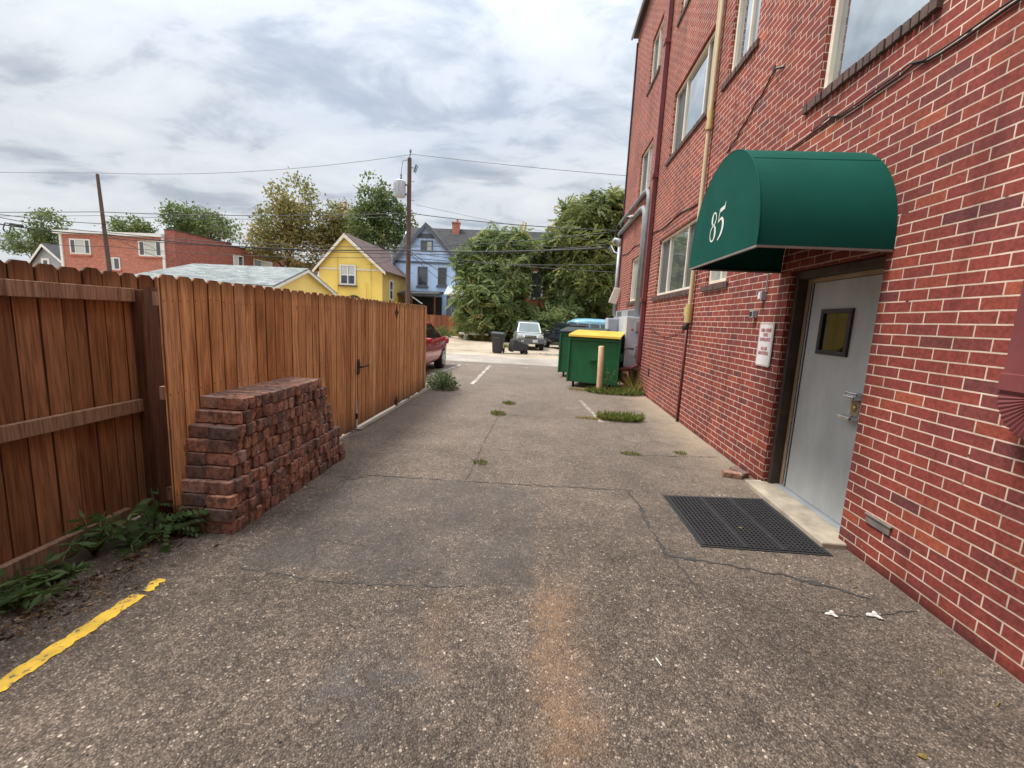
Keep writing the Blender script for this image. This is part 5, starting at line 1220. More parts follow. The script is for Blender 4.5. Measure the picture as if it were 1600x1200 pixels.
window(rb_, -45.9, -43.75, 5.72, 7.15, CY-.01, M_WHITE, [M_FARGLASS, M_CURTAIN, M_FARGLASS], .13, (.27, .73), None, M_BRICK_FAR)
window(rb_, -38.85, -36.5, 5.78, 7.22, CY-.01, M_WHITE, [M_FARGLASS, M_CURTAIN, M_FARGLASS], .13, (.25, .75), None, M_BRICK_FAR)
window(rb_, -41.9, -40.85, 4.4, 5.55, CY-.01, M_WHITE, [M_CURTAIN, M_FARGLASS], .1, (.4,), None, M_BRICK_FAR)
window(rb_, 47.75, 49.4, 6.0, 7.2, CX-.015, M_WHITE, [M_CURTAIN, M_FARGLASS], .12, (.5,), None, axis='x'); window(rb_, 51.2, 54.8, 6.2, 7.2, CX-.015, M_WHITE, [M_FARGLASS, M_CURTAIN], .12, (.4,), None, axis='x'); window(rb_, 57.5, 60.5, 6.2, 7.2, CX-.015, M_WHITE, [M_FARGLASS, M_CURTAIN], .12, (.4,), None, axis='x')
# small grey house far left
gh = thing('house', 'small grey house with white gable trim left of the red brick block', 'house', (-55, 47, 0))
gable(gh, -57.6, -53.2, 46, 54, 5.1, 7.2, M_GREYS, M_ROOFD, M_WHITE, .45, .4, -55.75)
window(gh, -56.4, -55.4, 4.6, 5.75, 45.98, M_WHITE, [M_FARGLASS], .25)

# ------------------------------------------------------------------ utility poles and lines
PY = 21.5
pc = at(640, 247, PY); pl = at(152, 272, PY)
def pole(label, top, h, lean=(0, 0), rad=(.13, .115, .095)):
    b = Vector((top.x-lean[0], top.y-lean[1], 0)); t = thing('utility_pole', label, 'utility pole', b)
    m_ = MB(); m_.tube([b+Vector((0, 0, -.05)), b.lerp(top, .5), top], list(rad), 12); m_.build('pole', M_POLE, t, smooth=True, autosmooth=40)
    return t, b
p1, b1 = pole('wooden utility pole carrying a grey transformer between the houses', pc, pc.z)
tx = MB(); cx = Vector((pc.x-.42, PY-.12, 0)); zt, zb_ = at(625, 284, PY).z, at(628, 309, PY).z
tx.lathe([(.24, zb_), (.27, zb_+.06), (.27, zt-.02), (.25, zt), (.16, zt+.05), (.0, zt+.06)], 18, Matrix.Translation(cx)); tr = tx.build('transformer', M_GREYBOX, p1, smooth=True, autosmooth=35)
tx = MB()
for k in range(7):
    a = R_(140+k*32); tx.box(cx.x+.275*math.cos(a)-.02, cx.x+.275*math.cos(a)+.02, cx.y+.275*math.sin(a)-.02, cx.y+.275*math.sin(a)+.02, zb_+.1, zt-.12)
tx.build('cooling_fin', M_GREYBOX, tr)
tx = MB(); tx.lathe([(.03, zt+.05), (.05, zt+.12), (.03, zt+.2), (.045, zt+.28), (.02, zt+.34)], 8, Matrix.Translation(cx+Vector((.06, 0, 0)))); tx.build('bushing', M_BUMPER, tr)
tx = MB(); tx.box(cx.x+.2, pc.x, PY-.16, PY-.08, zb_+.1, zb_+.16); tx.box(cx.x+.2, pc.x, PY-.16, PY-.08, zt-.2, zt-.14); tx.build('bracket', M_BUMPER, tr)
tx = MB(); tx.tube([pc, pc+Vector((.04, 0, .28))], .02, 6); tx.lathe([(.03, 0), (.06, .04), (.04, .08), (.05, .12), (.0, .16)], 10, Matrix.Translation(pc+Vector((.04, 0, .24)))); tx.build('insulator', M_BUMPER, p1)
z = at(648, 264, PY).z; tx = MB(); tx.tube([(pc.x, PY, z+.05), (pc.x+.24, PY-.05, z+.03)], .02, 6); tx.tube([(pc.x+.24, PY-.05, z-.15), (pc.x+.34, PY-.05, z+.18)], .04, 8); tx.tube([(pc.x+.30, PY-.05, z-.2), (pc.x+.42, PY-.05, z+.13)], .02, 6); tx.build('fuse_cutout', M_BUMPER, p1)
tx = MB()
for i in range(6): 
    zz = 3.6+i*.85; tx.tube([(pc.x+.1, PY, zz), (pc.x+.26, PY, zz)], .012, 5)
tx.build('climbing_step', M_BUMPER, p1)
tx = MB(); tx.tube([(cx.x-.28, cx.y, zt-.1), (cx.x-.3, cx.y, zb_-.6), (pc.x-.16, PY-.1, zb_-1.2), (pc.x-.15, PY-.12, 5.0)], .018, 6); tx.tube([(cx.x+.06, cx.y, zt+.34), (pc.x-.3, PY-.1, zt+.9), (pc.x, PY-.1, pc.z-.1)], .012, 5); tx.build('lead_wire', M_WIRE, p1)
p2, b2_ = pole('bare leaning wooden utility pole in front of the red brick block', pl, pl.z, (-.35, 0), (.125, .10, .07))
def sag(a, b, s, n_=24): return [Vector(a).lerp(Vector(b), i/n_) - Vector((0, 0, s*4*(i/n_)*(1-i/n_))) for i in range(n_+1)]
LG = 'overhead lines along the alley'
def line(px, sagv, r, mat, label, Ys=None, group=LG):
    P = [at(x, y, (Ys[i] if Ys else PY)) for i, (x, y) in enumerate(px)]; pts = []
    for i, (a, b) in enumerate(zip(P, P[1:])):
        q = sag(a, b, sagv[i] if isinstance(sagv, (list, tuple)) else sagv); pts += q if i == 0 else q[1:]
    return wire('power_line', pts, r, mat, label, 'power line', group, 5)
line([(-700, 215), (152, 270), (645, 241), (1500, 300)], [.5, .35, .3], .013, M_WIREG, 'topmost thin grey power line strung over both pole tops')
line([(-600, 325), (156, 331), (640, 333), (985, 361)], [.1, .15, .12], .018, M_WIRE, 'black line crossing behind the pole just below its transformer', [PY, PY-.2, PY-.2, 17.5])
line([(-600, 330), (157, 337), (639, 338)], [.1, .15], .012, M_WIRE, 'thin black line close under the one level with the transformer foot')
line([(-30, 345), (165, 366), (638, 391), (952, 387)], [.12, .25, .1], .028, M_WIRE, 'thick bundled cable from the left fence to the brick building corner', [17, PY-.2, PY-.25, 15.9])
line([(-30, 333), (165, 363), (638, 386), (960, 362)], [.12, .2, .1], .016, M_WIRE, 'thin cable just above the thick bundled cable', [17, PY-.2, PY-.25, 15.8])
line([(168, 372), (638, 397), (955, 381)], [.12, .15], .016, M_WIRE, 'cable hung just below the thick bundled cable', [PY-.2, PY-.25, 15.9])
line([(-40, 370), (168, 385), (637, 402), (972, 413)], [.1, .2, .15], .014, M_WIRE, 'lower telephone line passing the blue house windows', [18, PY, PY, 15.5])
line([(640, 394), (972, 426)], [.12], .012, M_WIRE, 'lowest telephone line reaching the brick building corner', [PY, 15.3])
line([(640, 384), (714, 376), (960, 388)], [.05, .1], .010, M_WIRE, 'service drop passing the brick chimney of the blue house', [PY, 40, 16])
line([(640, 393), (735, 446)], [.2], .018, M_WIRE, 'service drop from the pole to the blue house wall', [PY, 41.9])
line([(640, 396), (720, 458)], [.2], .016, M_WIRE, 'second service drop slanting down across the blue house', [PY, 40.8])
line([(638, 396), (573, 413)], [.15], .016, M_WIRE, 'service drop from the pole to the yellow house gable', [PY, 35.8])
line([(166, 365), (268, 408)], [.15], .018, M_WIRE, 'service drop from the bare pole to the red brick block', [PY, 39.9])
line([(166, 350), (0, 335)], [.05], .016, M_WIRE, 'short black line running left off the bare pole', [PY, 19])
line([(168, 368), (232, 383), (265, 400)], [.05, .05], .014, M_WIRE, 'drooping loop of cable right of the bare pole', [PY, 30, 39.8])
line([(625, 340), (596, 393)], [.1], .012, M_WIRE, 'thin wire dropping left of the transformer', [PY, 30])
line([(650, 320), (1010, 390)], [.1], .009, M_WIREG, 'faint grey wire above the tall green trees', [PY, 34])
c0 = at(11, 356, 17.4); wire('cable_coil', [c0+Vector((.17*math.cos(a), .02*math.sin(3*a), .17*math.sin(a)*1.15)) for a in np.linspace(0, 12.5, 60)], .022, M_WIRE, 'coiled loop of black cable hanging on the wires at far left', 'cable')
c0 = at(37, 355, 18.4); wire('cable_coil', [c0+Vector((.11*math.cos(a), .02*math.sin(3*a), .13*math.sin(a)*1.15)) for a in np.linspace(0, 12.5, 50)], .010, M_WIRE, 'smaller thin cable coil hanging right of the thick one', 'cable')
c0 = at(25, 352, 17.8); t = tag(None or MB().build('x', None), None) if False else None
mb = MB(); mb.tube([c0+Vector((-.25, 0, .05)), c0+Vector((.3, 0, -.02))], [.05, .06], 8); tag(mb.build('splice_case', M_WIRE, smooth=True), 'black splice case on the cable between the two coils', 'splice case')
# service heads on the building corner
for k, (px, py) in enumerate(((955, 386), (962, 372))):
    pass
wire('drip_loop', [at(952, 387, 15.9), at(957, 396, 15.8), at(966, 392, 15.7), at(968, 378, 15.6), at(972, 366, 15.5), Vector((2.16, 15.45, 4.35))], .03, M_WIRE, 'black drip loop of cable at the upper corner of the brick wall', 'cable')
wire('drip_loop', [at(955, 384, 15.9), at(960, 394, 15.7), at(970, 398, 15.5), at(975, 385, 15.45), Vector((2.18, 15.44, 4.30))], .022, M_GALV, 'grey drip loop of cable under the black one on the brick corner', 'cable')
wire('drip_loop', [Vector((2.36, 15.75, 5.02)), at(965, 352, 15.9), at(962, 366, 15.9), at(966, 378, 15.9)], .03, M_WIRE, 'black cable drooping from the ends of the upper grey conduits', 'cable')

# ------------------------------------------------------------------ trees
def blob_points(blobs, n, shell=.55):
    vol = np.array([b[3]*b[4]*b[5] for b in blobs]); pk = rng.choice(len(blobs), n, p=vol/vol.sum()); B = np.array(blobs)[pk]
    d = unit(rng.normal(size=(n, 3))); r = (shell+(1-shell)*rng.random(n))**.8
    return B[:, :3]+d*B[:, 3:]*r[:, None], d
def broadleaf(name, label, base, blobs, nclump, per, leaf, mat, crad=.55, trunk_r=.22, group=None, gap=.0):
    t = thing(name, label, 'tree', base, 0, group)
    C, d = blob_points(blobs, nclump)
    P = np.repeat(C, per, 0); P = P+rng.normal(size=P.shape)*crad*np.array([1, 1, .7])
    D = rng.normal(size=P.shape)+np.repeat(d, per, 0)*.7+np.array([0, 0, -.25])
    L = leaf*rng.uniform(.7, 1.4, len(P)); V = leaf_quads(P, D, L, L*.62)
    cl = np.repeat(rng.random(nclump), per); rr = np.clip(cl*.65+rng.random(len(P))*.35, 0, 1)
    # trunk and limbs
    m_ = MB(); top = np.mean(np.array(blobs)[:, :3], 0); b = Vector(base)
    tp = Vector((top[0], top[1], top[2])); m_.tube([b+Vector((0, 0, -.05)), b.lerp(tp, .45)+Vector((.15, 0, 0)), tp], [trunk_r, trunk_r*.75, trunk_r*.35], 8)
    for i in rng.choice(nclump, min(26, nclump), replace=False):
        st = b.lerp(tp, random.uniform(.4, .95)); e_ = Vector(C[i]); m_.tube([st, st.lerp(e_, .5)+Vector((0, 0, .25)), e_], [trunk_r*.32, trunk_r*.2, .025], 5)
    tr_ = m_.build('trunk', M_BARK, t, smooth=True)
    fast_mesh('crown', V, mat, rr, t)
    return t
def sc_blob(px, py, Y, rx, ry, rz): p = at(px, py, Y); return (p.x, p.y, p.z, rx, ry, rz)
TG = 'trees behind the houses'
broadleaf('deciduous_tree', 'tall yellowing tree left of the yellow house roof', (at(455, 400, 52).x, 52, 0), [sc_blob(458, 312, 52, 2.6, 2.6, 2.8), sc_blob(440, 350, 52, 3.2, 3, 2.4), sc_blob(470, 345, 52, 3.0, 3, 2.6), sc_blob(425, 382, 52, 3.0, 3, 2.2), sc_blob(470, 392, 52, 4.0, 3, 2.6), sc_blob(405, 365, 52, 1.4, 1.4, 1.2)], 400, 26, .34, M_LEAF_Y, .50, .3, TG)
broadleaf('deciduous_tree', 'short olive tree straight behind the peak of the yellow house', (at(538, 400, 54).x, 54, 0), [sc_blob(536, 342, 54, 2.0, 2, 1.9), sc_blob(522, 362, 54, 1.8, 2, 1.6), sc_blob(548, 365, 54, 2.4, 2, 1.8), sc_blob(505, 372, 54, 1.8, 1.6, 1.4)], 230, 26, .33, M_LEAF_Y, .45, .22, TG)
broadleaf('deciduous_tree', 'tall green tree between the yellow and blue houses', (at(600, 400, 50).x, 50, 0), [sc_blob(584, 300, 50, 1.3, 1.4, 2.0), sc_blob(592, 325, 50, 2.2, 2.2, 2.2), sc_blob(605, 345, 50, 2.6, 2.2, 2.4), sc_blob(575, 350, 50, 2.0, 2, 2.2), sc_blob(622, 352, 50, 1.7, 1.7, 1.9), sc_blob(600, 378, 50, 3.6, 2.4, 2.0)], 340, 26, .33, M_LEAF_G, .42, .28, TG)
broadleaf('deciduous_tree', 'dark green tree behind the parapet of the red brick block', (at(310, 400, 70).x, 70, 0), [sc_blob(292, 340, 70, 3.2, 2.6, 2.4), sc_blob(312, 350, 70, 3.6, 2.6, 2.4), sc_blob(342, 356, 70, 3.0, 2.6, 2.2), sc_blob(285, 352, 70, 2.4, 2.4, 2.0)], 240, 22, .40, M_LEAF_G, .6, .3, TG)
broadleaf('deciduous_tree', 'low light green tree top showing over the red brick block roof', (at(205, 400, 66).x, 66, 0), [sc_blob(207, 357, 66, 2.9, 2.4, 1.4), sc_blob(190, 362, 66, 1.4, 1.4, .9), sc_blob(222, 362, 66, 1.4, 1.4, .9)], 110, 20, .38, M_LEAF_G, .5, .25, TG)
broadleaf('deciduous_tree', 'straggly green tree over the small grey house at left', (at(60, 400, 62).x, 62, 0), [sc_blob(75, 350, 62, 1.8, 1.8, 2.2), sc_blob(50, 378, 62, 3.6, 2.4, 1.7), sc_blob(28, 385, 62, 1.8, 1.5, 1.0), sc_blob(80, 372, 62, 2.4, 1.8, 2.0)], 190, 20, .36, M_LEAF_G, .48, .28, TG)

def frond_template(nl=9, L=.75, wk=.46):
    """pinnate leaf in local x (along), y (across), z (droop)"""
    qs = []
    for i in range(nl):
        s = (i+.8)/(nl+.6); x = s*L; z = -.34*L*s*s; ll = L*.34*(1-.45*abs(s-.45)); wd = ll*wk
        for sg_ in (-1, 1):
            bx, by = x, sg_*.005; tx_, ty = x+ll*.42, sg_*ll*.88
            dx, dy = tx_-bx, ty-by; nx, ny = -dy/ll*wd/2, dx/ll*wd/2
            qs.append([(bx, by, z), (bx+dx*.45+nx, by+dy*.40+ny, z-.22*ll), (tx_, ty*.8, z-.45*ll), (bx+dx*.45-nx, by+dy*.40-ny, z-.22*ll)])
    qs.append([(L*.93, 0, -.36*L), (L*1.0, .05, -.44*L), (L*1.08, 0, -.56*L), (L*1.0, -.05, -.44*L)])
    return np.array(qs)
def place_fronds(T, P, yawv, pit, scale, axis=None):
    """T (q,4,3) template copied at P with yaw, pitch"""
    n_ = len(P); cy, sy, cp, sp_ = np.cos(yawv), np.sin(yawv), np.cos(pit), np.sin(pit); rl = rng.normal(0, .35, n_); cr_, sr = np.cos(rl), np.sin(rl)
    Rz = np.zeros((n_, 3, 3)); Rz[:, 0, 0] = cy; Rz[:, 0, 1] = -sy; Rz[:, 1, 0] = sy; Rz[:, 1, 1] = cy; Rz[:, 2, 2] = 1
    Ry = np.zeros((n_, 3, 3)); Ry[:, 0, 0] = cp; Ry[:, 0, 2] = -sp_; Ry[:, 1, 1] = 1; Ry[:, 2, 0] = sp_; Ry[:, 2, 2] = cp
    Rx = np.zeros((n_, 3, 3)); Rx[:, 0, 0] = 1; Rx[:, 1, 1] = cr_; Rx[:, 1, 2] = -sr; Rx[:, 2, 1] = sr; Rx[:, 2, 2] = cr_
    Rm = Rz @ Ry @ Rx
    if axis is not None:      # turn each whorl so that it looks along its own twig
        a = unit(axis); ref = np.where(np.abs(a[:, 2:3]) < .9, np.array([[0, 0, 1.]]), np.array([[1., 0, 0]])); u = unit(np.cross(ref, a)); w2 = np.cross(a, u)
        Rm = np.stack([u, w2, a], 2) @ Rm
    V = np.einsum('nij,qkj->nqki', Rm, T)*np.asarray(scale).reshape(-1, 1, 1, 1)+P[:, None, None, :]
    return V.reshape(-1, 4, 3)
def ailanthus(label, base, blobs, nros, mat, nf=8, L=.86, nl=6, trunks=(0,)):
    t = thing('ailanthus_tree', label, 'tree', base, 0, 'big leafy trees across the alley')
    C, d = blob_points(blobs, nros, .62); C = C+rng.normal(size=C.shape)*.16
    yaw = (np.tile(np.arange(nf)*2*math.pi/nf, nros)+np.repeat(rng.random(nros)*6.28, nf)+rng.normal(0, .25, nros*nf))
    pit = rng.normal(.30, .25, nros*nf); P = np.repeat(C, nf, 0)+rng.normal(size=(nros*nf, 3))*.06
    T = frond_template(nl, L, .56); ax = np.repeat(d*1.1+np.array([0, 0, .55])+rng.normal(size=d.shape)*.3, nf, 0)
    V = place_fronds(T, P, yaw, pit, rng.uniform(.75, 1.2, nros*nf), ax); V[:, :, 2] -= .10*rng.random((len(V), 1))
    cl = np.repeat(np.repeat(rng.random(nros)**1.15, nf), len(T)); fr_ = np.repeat(rng.random(nros*nf), len(T)); rr = np.clip(cl*.55+fr_*.35+rng.random(len(V))*.12, 0, 1)
    m_ = MB(); B = np.array(blobs)
    for dx in trunks:
        b = Vector(base)+Vector((dx, random.uniform(-.3, .3), 0)); tp = Vector(B[:, :3].mean(0))+Vector((dx*1.4, 0, 1.0)); m_.tube([b+Vector((0, 0, -.05)), b.lerp(tp, .4)+Vector((random.uniform(-.3, .3), 0, 0)), tp], [.15, .11, .05], 8)
        for i in rng.choice(nros, 18, replace=False):
            st = b.lerp(tp, random.uniform(.25, .95)); m_.tube([st, st.lerp(Vector(C[i]), .55)+Vector((0, 0, .1)), Vector(C[i])], [.05, .03, .015], 5)
    m_.build('trunk', M_BARK, t, smooth=True); fast_mesh('crown', V, mat, rr, t); return t
AY = 31.5
ailanthus('leafy green tree in front of the blue house with drooping compound leaves', tuple(gp(771, 531)), [sc_blob(778, 385, 32.5, 1.9, 1.6, 1.2), sc_blob(748, 412, 32, 1.6, 1.5, 1.4), sc_blob(790, 425, 32, 2.2, 1.7, 1.6), sc_blob(740, 455, 31.5, 1.5, 1.5, 1.4), sc_blob(775, 468, 31, 2.0, 1.7, 1.5), sc_blob(750, 492, 31, 1.4, 1.4, 1.0), sc_blob(815, 392, 32.5, 1.6, 1.5, 1.2), sc_blob(800, 495, 31.5, 1.5, 1.3, 1.0), sc_blob(765, 440, 31.5, 2.0, 1.2, 1.6), sc_blob(735, 505, 31.5, 1.1, 1.1, .8), sc_blob(780, 515, 31.8, 1.6, .9, .6)], 440, M_AIL, trunks=(0, .3))
ailanthus('middle leafy tree behind the silver vehicle', (.6, 33.2, 0), [sc_blob(866, 398, 33, 1.6, 1.5, 1.4), sc_blob(886, 440, 32.5, 1.8, 1.5, 1.5), sc_blob(880, 478, 32, 1.6, 1.4, 1.2), sc_blob(850, 505, 31.5, 1.5, 1.4, .9), sc_blob(890, 500, 32, 1.6, 1.4, 1.0), sc_blob(838, 500, 32, 1.2, 1.1, .9), sc_blob(885, 415, 33, 1.8, 1.4, 1.6)], 230, M_AIL, trunks=(0, .8))
ailanthus('tallest leafy tree against the red brick corner, tinged yellow', (3.2, 33.0, 0), [sc_blob(905, 350, 33, 1.8, 1.7, 1.6), sc_blob(940, 332, 33, 1.7, 1.7, 1.4), sc_blob(955, 350, 33, 1.9, 1.7, 1.9), sc_blob(900, 375, 32.5, 2.1, 1.7, 1.7), sc_blob(945, 400, 32, 2.1, 1.7, 1.9), sc_blob(915, 430, 32, 2.1, 1.7, 1.7), sc_blob(955, 455, 32, 1.8, 1.6, 1.6), sc_blob(914, 308, 33.2, .45, .5, .4), sc_blob(972, 334, 33.5, 1.2, 1.3, 1.4)], 460, M_AIL2, trunks=(-.8, .2, 1.0))
ailanthus('shaded tree mass under the tallest leafy tree behind the blue van', (2.6, 35.0, 0), [sc_blob(930, 475, 35, 2.4, 1.2, 1.7), sc_blob(905, 495, 35, 2.2, 1.2, 1.2), sc_blob(955, 490, 35, 1.9, 1.2, 1.6), sc_blob(830, 510, 35, 2.6, 1, 1.2), sc_blob(780, 515, 35, 2.2, 1, 1.0)], 300, M_AIL, trunks=(-1, 0, 1.2))

# ------------------------------------------------------------------ weeds, grass, bushes
def tuft(name, label, c, n_, rx, ry, h, mat, cat='grass tuft', width=.006, lean=.8, group=None):
    c = Vector(c); t = None
    a = rng.random(n_)*6.28; r = np.sqrt(rng.random(n_)); P = np.stack([c.x+rx*r*np.cos(a), c.y+ry*r*np.sin(a), np.zeros(n_)+c.z], 1)
    D = np.stack([np.cos(a)*lean*r+rng.normal(0, .45, n_), np.sin(a)*lean*r+rng.normal(0, .45, n_), np.ones(n_)*.9], 1)
    L = h*rng.uniform(.45, 1.15, n_); V = leaf_quads(P, D, L, width*rng.uniform(.7, 1.5, n_))
    o = fast_mesh(name, V, mat, rng.random(n_)); o.location = (0, 0, 0)
    return tag(o, label, cat, group)
GT = 'grass tufts in the asphalt cracks'
tuft('grass_tuft', 'small grass tuft in the asphalt crack nearest the patch edge', (-.643, 4.73, 0), 160, .07, .06, .06, M_GRASS, group=GT)
tuft('grass_tuft', 'small grass tuft in the middle of the lot, nearer of a close pair', (-.713, 7.29, 0), 260, .10, .09, .09, M_GRASS, group=GT, width=.008)
tuft('grass_tuft', 'small grass tuft in the middle of the lot, farther of a close pair', (-.60, 8.29, 0), 220, .10, .08, .08, M_GRASS, group=GT, width=.008)
tuft('grass_tuft', 'thin flat grass tuft in the lot between the mat and the big weed', (1.19, 5.49, 0), 200, .13, .05, .045, M_GRASS, group=GT)
tuft('grass_tuft', 'tiny grass tuft close to the brick wall', (1.87, 5.67, 0), 120, .08, .05, .05, M_GRASS, group=GT)
o = tuft('weed_patch', 'bright green spreading weed in a crack near the wall', (1.40, 7.50, 0), 900, .36, .17, .17, M_GRASS, 'weed', .016)
tuft('weed_runner', 'flat brownish weed runner left of the bright green weed', (.92, 7.42, 0), 260, .30, .05, .05, M_DRYGRASS, 'weed', .012)
tuft('weed_patch', 'low green weeds around the foot of the tan bollard', (1.75, 10.35, 0), 1200, .62, .26, .19, M_GRASS, 'weed', .02)
tuft('weed_patch', 'small dry weeds under the dumpster front corner', (.95, 10.55, 0), 260, .28, .10, .08, M_DRYGRASS, 'weed', .012)
tuft('dry_plant', 'dry brown tangle at the foot of the maroon downspout', (2.36, 10.85, .0), 300, .10, .12, .65, M_DRYGRASS, 'weed', .012, 1.2)
tuft('grass_patch', 'low green grass along the far fence foot', (-7.6, 36.0, -.02), 900, 1.8, .8, .38, M_GRASS, 'grass', .05)
tuft('dry_grass_clump', 'tall yellow dry grass clump left of the upright trash bin', (at(735, 522, 33).x, 33, -.02), 900, .85, .5, 1.25, M_DRYGRASS, 'grass', .035, .9)
tuft('dry_grass_clump', 'low yellow grass behind the upright trash bin', (at(762, 524, 31).x, 31, -.02), 600, 1.0, .5, .6, M_DRYGRASS, 'grass', .035, .9)
tuft('weed_patch', 'small weeds beneath the silver vehicle fender', (-2.0, 24.6, -.02), 260, .5, .3, .3, M_GRASS, 'weed', .03)
def bush(name, label, c, rx, ry, rz, n_, leaf, mat, cat='bush', stems=14):
    t = thing(name, label, cat, c); c = Vector(c)
    d = unit(rng.normal(size=(n_, 3))); d[:, 2] = np.abs(d[:, 2]); P = np.array(c)+d*np.array([rx, ry, rz])*(rng.random((n_, 1))**.45); P += rng.normal(size=P.shape)*.02
    L = leaf*rng.uniform(.6, 1.4, n_); V = leaf_quads(P, d+rng.normal(size=d.shape)*.8, L, L*.4)
    m_ = MB()
    for i in range(stems):
        e_ = Vector(P[i]); m_.tube([c+Vector((random.uniform(-.04, .04), random.uniform(-.04, .04), 0)), c.lerp(e_, .5)+Vector((0, 0, .05)), e_], .004, 4)
    m_.build('stem', M_STEM, t); fast_mesh('foliage', V, mat, rng.random(n_), t); return t
bush('bush', 'round green bush at the foot of the fence end', (-2.22, 9.55, 0), .36, .30, .40, 1700, .06, M_BUSH)
bush('bush', 'small green bush below the far fence right of the red car', (at(690, 520, 33).x, 33, 0), .9, .6, .75, 700, .16, M_LEAF_G)
# tall weed by the bollard
def stem_weed(name, label, c, h, n_, leaf, mat, lean=(0, 0), spread=.3, stems=3):
    t = thing(name, label, 'weed', c); c = Vector(c); m_ = MB(); P, D = [], []
    for s in range(stems):
        tip = c+Vector((lean[0]+random.uniform(-spread, spread), lean[1]+random.uniform(-spread, spread), h*random.uniform(.65, 1))); mid = c.lerp(tip, .5)+Vector((0, 0, h*.12)); pts = [c, mid, tip]; m_.tube(pts, [.006, .005, .002], 5)
        for k in range(n_):
            f = random.uniform(.2, 1); p = c.lerp(mid, f*2) if f < .5 else mid.lerp(tip, f*2-1); a = random.random()*6.28; P.append(p); D.append((math.cos(a), math.sin(a), random.uniform(-.3, .5)))
    m_.build('stem', M_STEM, t, smooth=True); L = leaf*rng.uniform(.6, 1.3, len(P)); V = leaf_quads(np.array(P), np.array(D), L, L*.24)
    fast_mesh('foliage', V, mat, rng.random(len(P)), t); return t
stem_weed('tall_weed', 'tall thin weed growing beside the tan bollard', (1.55, 10.42, 0), .62, 26, .07, M_BUSH, (.05, 0), .16, 5)
# weeds in the strip along the near left fence
def sprout(label, c, n_, L, h):
    t = thing('ailanthus_sprout', label, 'weed', c); c = Vector(c); T = frond_template(8, L, .40); n2 = n_
    P = np.array([[c.x+random.uniform(-.05, .05), c.y+random.uniform(-.05, .05), random.uniform(.35, 1)*h] for _ in range(n2)])
    V = place_fronds(T, P, rng.uniform(-1.5, 1.7, n2), rng.uniform(-.1, .6, n2), rng.uniform(.7, 1.1, n2)); m_ = MB(); m_.tube([c, c+Vector((.02, 0, h*.6)), c+Vector((0, 0, h))], [.009, .007, .004], 6); m_.build('stem', M_STEM, t)
    fast_mesh('foliage', V, M_WEED, rng.random(len(V))*.8, t); return t
sprout('dark green feathery sprout between the fence post and the brick stack', (-2.80, 2.83, 0), 10, .30, .30)
sprout('low feathery sprout just left of the brick stack foot', (-2.62, 2.70, 0), 8, .24, .17)
for i, (x, y, h, lx, lab) in enumerate(((-2.86, 2.45, .30, .12, 'long leaved weed against the kick board below the rail'), (-2.78, 2.15, .20, .18, 'sprawling long leaved weed beside the start of the yellow line'), (-2.85, 1.85, .16, .16, 'low weed at the left edge over the soil strip'), (-2.75, 2.6, .16, .10, 'small weed at the asphalt edge before the feathery sprouts'))):
    stem_weed('long_leaf_weed', lab, (x, y, -.02), h, 16, .10, M_WEED, (lx, -.05), .22, 7)
bush('ground_weed', 'dense dark weeds over the soil at the far left', (-2.86, 1.75, -.02), .16, .35, .12, 420, .06, M_WEED, 'weed', 6)

# ------------------------------------------------------------------ litter and pebbles
def crumple(label, c, r):
    bm = bmesh.new(); bmesh.ops.create_icosphere(bm, subdivisions=3, radius=r)
    for v in bm.verts:
        q = v.co.copy(); k = 1+.35*math.sin(q.x*190+q.z*60)+.28*math.sin(q.y*170-q.x*80)+random.uniform(-.1, .1); v.co = Vector((q.x*k*1.25, q.y*k, q.z*k*.38))
    me = bpy.data.meshes.new('paper_scrap'); bm.to_mesh(me); bm.free(); me.materials.append(M_PAPER); o = bpy.data.objects.new('paper_scrap', me); COL.objects.link(o); o.location = (c[0], c[1], r*.4)
    return tag(o, label, 'litter')
crumple('crumpled white paper on the asphalt, left of two', (1.80, 2.495), .021); crumple('torn white paper scrap on the asphalt nearer the brick wall', (2.06, 2.52), .025)
for x, y, a, lab, c_ in ((2.17, 2.90, .8, 'yellow straw bit beside the tar seam near the wall', M_DRYGRASS), (2.14, 2.81, .5, 'short yellow straw bit just before the other straw by the wall', M_DRYGRASS), (2.08, 2.10, .9, 'yellow straw bit in front of the torn paper', M_DRYGRASS), (2.18, 1.93, .6, 'yellow straw bit nearest the bottom right corner', M_DRYGRASS), (.66, 1.98, 1.9, 'thin grey plastic stick on the asphalt', M_TRIM), (-.92, 2.02, -.5, 'dark twig on the asphalt left of centre', M_BARK)):
    mb = MB(); mb.tube([(x-.025*math.cos(a), y-.025*math.sin(a), .005), (x+.025*math.cos(a), y+.025*math.sin(a), .006)], .0028, 5); tag(mb.build('straw_bit' if c_ != M_BARK else 'twig', c_), lab, 'litter')
for x, y, r, lab in ((1.60, 1.62, .012, 'dry yellow leaf on the asphalt at lower right'), (-1.62, 6.35, .02, 'pale dry leaf on the asphalt near the gate'), (1.72, 3.55, .012, 'tiny dry leaf lying on the rubber mat')):
    z = .018 if 'mat' in lab else .006
    mb = MB(); mb.poly([(x+r*1.6*math.cos(a)*(1 if abs(a) < 9 else 1), y+r*math.sin(a), z+.004*math.sin(2*a)) for a in np.linspace(0, 5.6, 8)]); tag(mb.build('fallen_leaf', M_DRYGRASS), lab, 'leaf')
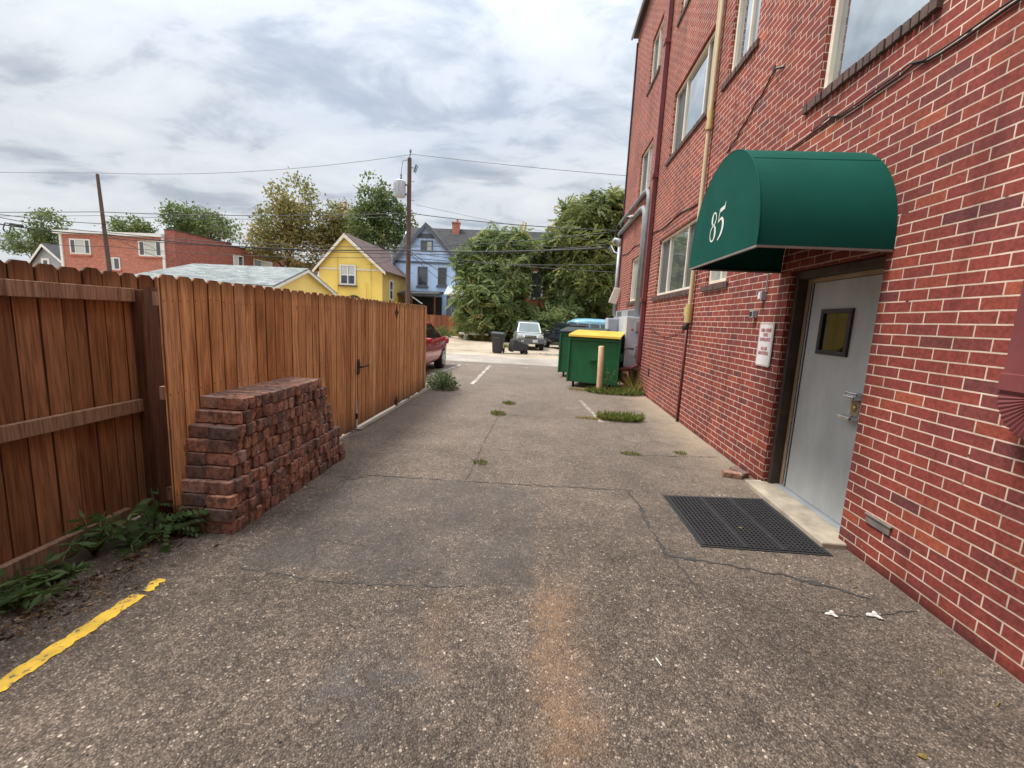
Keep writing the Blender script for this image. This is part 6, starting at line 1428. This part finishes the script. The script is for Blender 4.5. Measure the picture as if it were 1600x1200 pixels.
# scattered grit: uncountable
n_ = 2600; gx = rng.uniform(-2.6, 2.4, n_); gy = .8+rng.random(n_)**1.6*8; rr = rng.uniform(.0022, .0065, n_)*(1+.05*gy)
base_o = np.array([(1, 0, 0), (0, 1, 0), (-1, 0, 0), (0, -1, 0), (0, 0, .7), (0, 0, -.3)]); tri = [(0, 1, 4), (1, 2, 4), (2, 3, 4), (3, 0, 4)]
jit_ = rng.uniform(.6, 1.3, (n_, 6, 1)); VV = base_o[None]*jit_*rr[:, None, None]+np.stack([gx, gy, rr*.2], 1)[:, None, :]
F3 = np.stack([VV[:, list(q)] for q in tri], 1).reshape(-1, 3, 3)
def grit_mat():
    m, t, b = new_mat('grit'); t.links.new(ramp(t, attr(t), [(0, (.05, .045, .04)), (.5, (.13, .105, .085)), (.85, (.24, .20, .165)), (1, (.5, .46, .4))]), b.inputs['Base Color']); b.inputs['Roughness'].default_value = .9; return m
o = fast_mesh('grit', F3, grit_mat(), np.repeat(rng.random(n_), 4), None, 3); tag(o, 'loose grit scattered over the asphalt', 'grit', kind='stuff')
n_ = 420; gx = -2.62+np.abs(rng.normal(0, .13, n_)); gy = rng.uniform(1.7, 2.95, n_); P = np.stack([gx, gy, np.full(n_, .004)], 1); D = np.stack([rng.normal(size=n_), rng.normal(size=n_), np.abs(rng.normal(0, .18, n_))], 1)
def litter_mat():
    m, t, b = new_mat('dry litter'); t.links.new(ramp(t, attr(t), [(0, (.04, .028, .018)), (.5, (.12, .075, .04)), (.85, (.25, .15, .07)), (1, (.42, .33, .2))]), b.inputs['Base Color']); b.inputs['Roughness'].default_value = .9; return m
L = rng.uniform(.012, .045, n_); o = fast_mesh('leaf_litter', leaf_quads(P, D, L, L*.5), litter_mat(), rng.random(n_)); tag(o, 'dry leaf litter along the weeds by the brick stack', 'leaf litter', kind='stuff')
# pale gravel scatter in the far lot
n_ = 1500; gx = rng.normal(.9, .9, n_); gy = rng.normal(21.4, .35, n_); rr = rng.uniform(.01, .035, n_)
jit_ = rng.uniform(.6, 1.3, (n_, 6, 1)); VV = base_o[None]*jit_*rr[:, None, None]+np.stack([gx, gy, -.03+rr*.2], 1)[:, None, :]
F3 = np.stack([VV[:, list(q)] for q in tri], 1).reshape(-1, 3, 3); o = fast_mesh('gravel', F3, M_CONC2, rng.random(len(F3)), None, 3); tag(o, 'pale gravel spilled at the edge of the dirt lot', 'gravel', kind='stuff')
# pale paving slab lying behind the bin
mb = MB(); p = at(745, 516, 31); mb.box(p.x-1.2, p.x+.9, 30.6, 31.4, .35, .50); mb.box(p.x-.9, p.x-.6, 30.8, 31.2, -.03, .35); mb.box(p.x+.3, p.x+.6, 30.8, 31.2, -.03, .35); tag(mb.build('plank_bench', M_TRIM, bevel=.02), 'low pale plank on blocks behind the upright trash bin', 'plank')
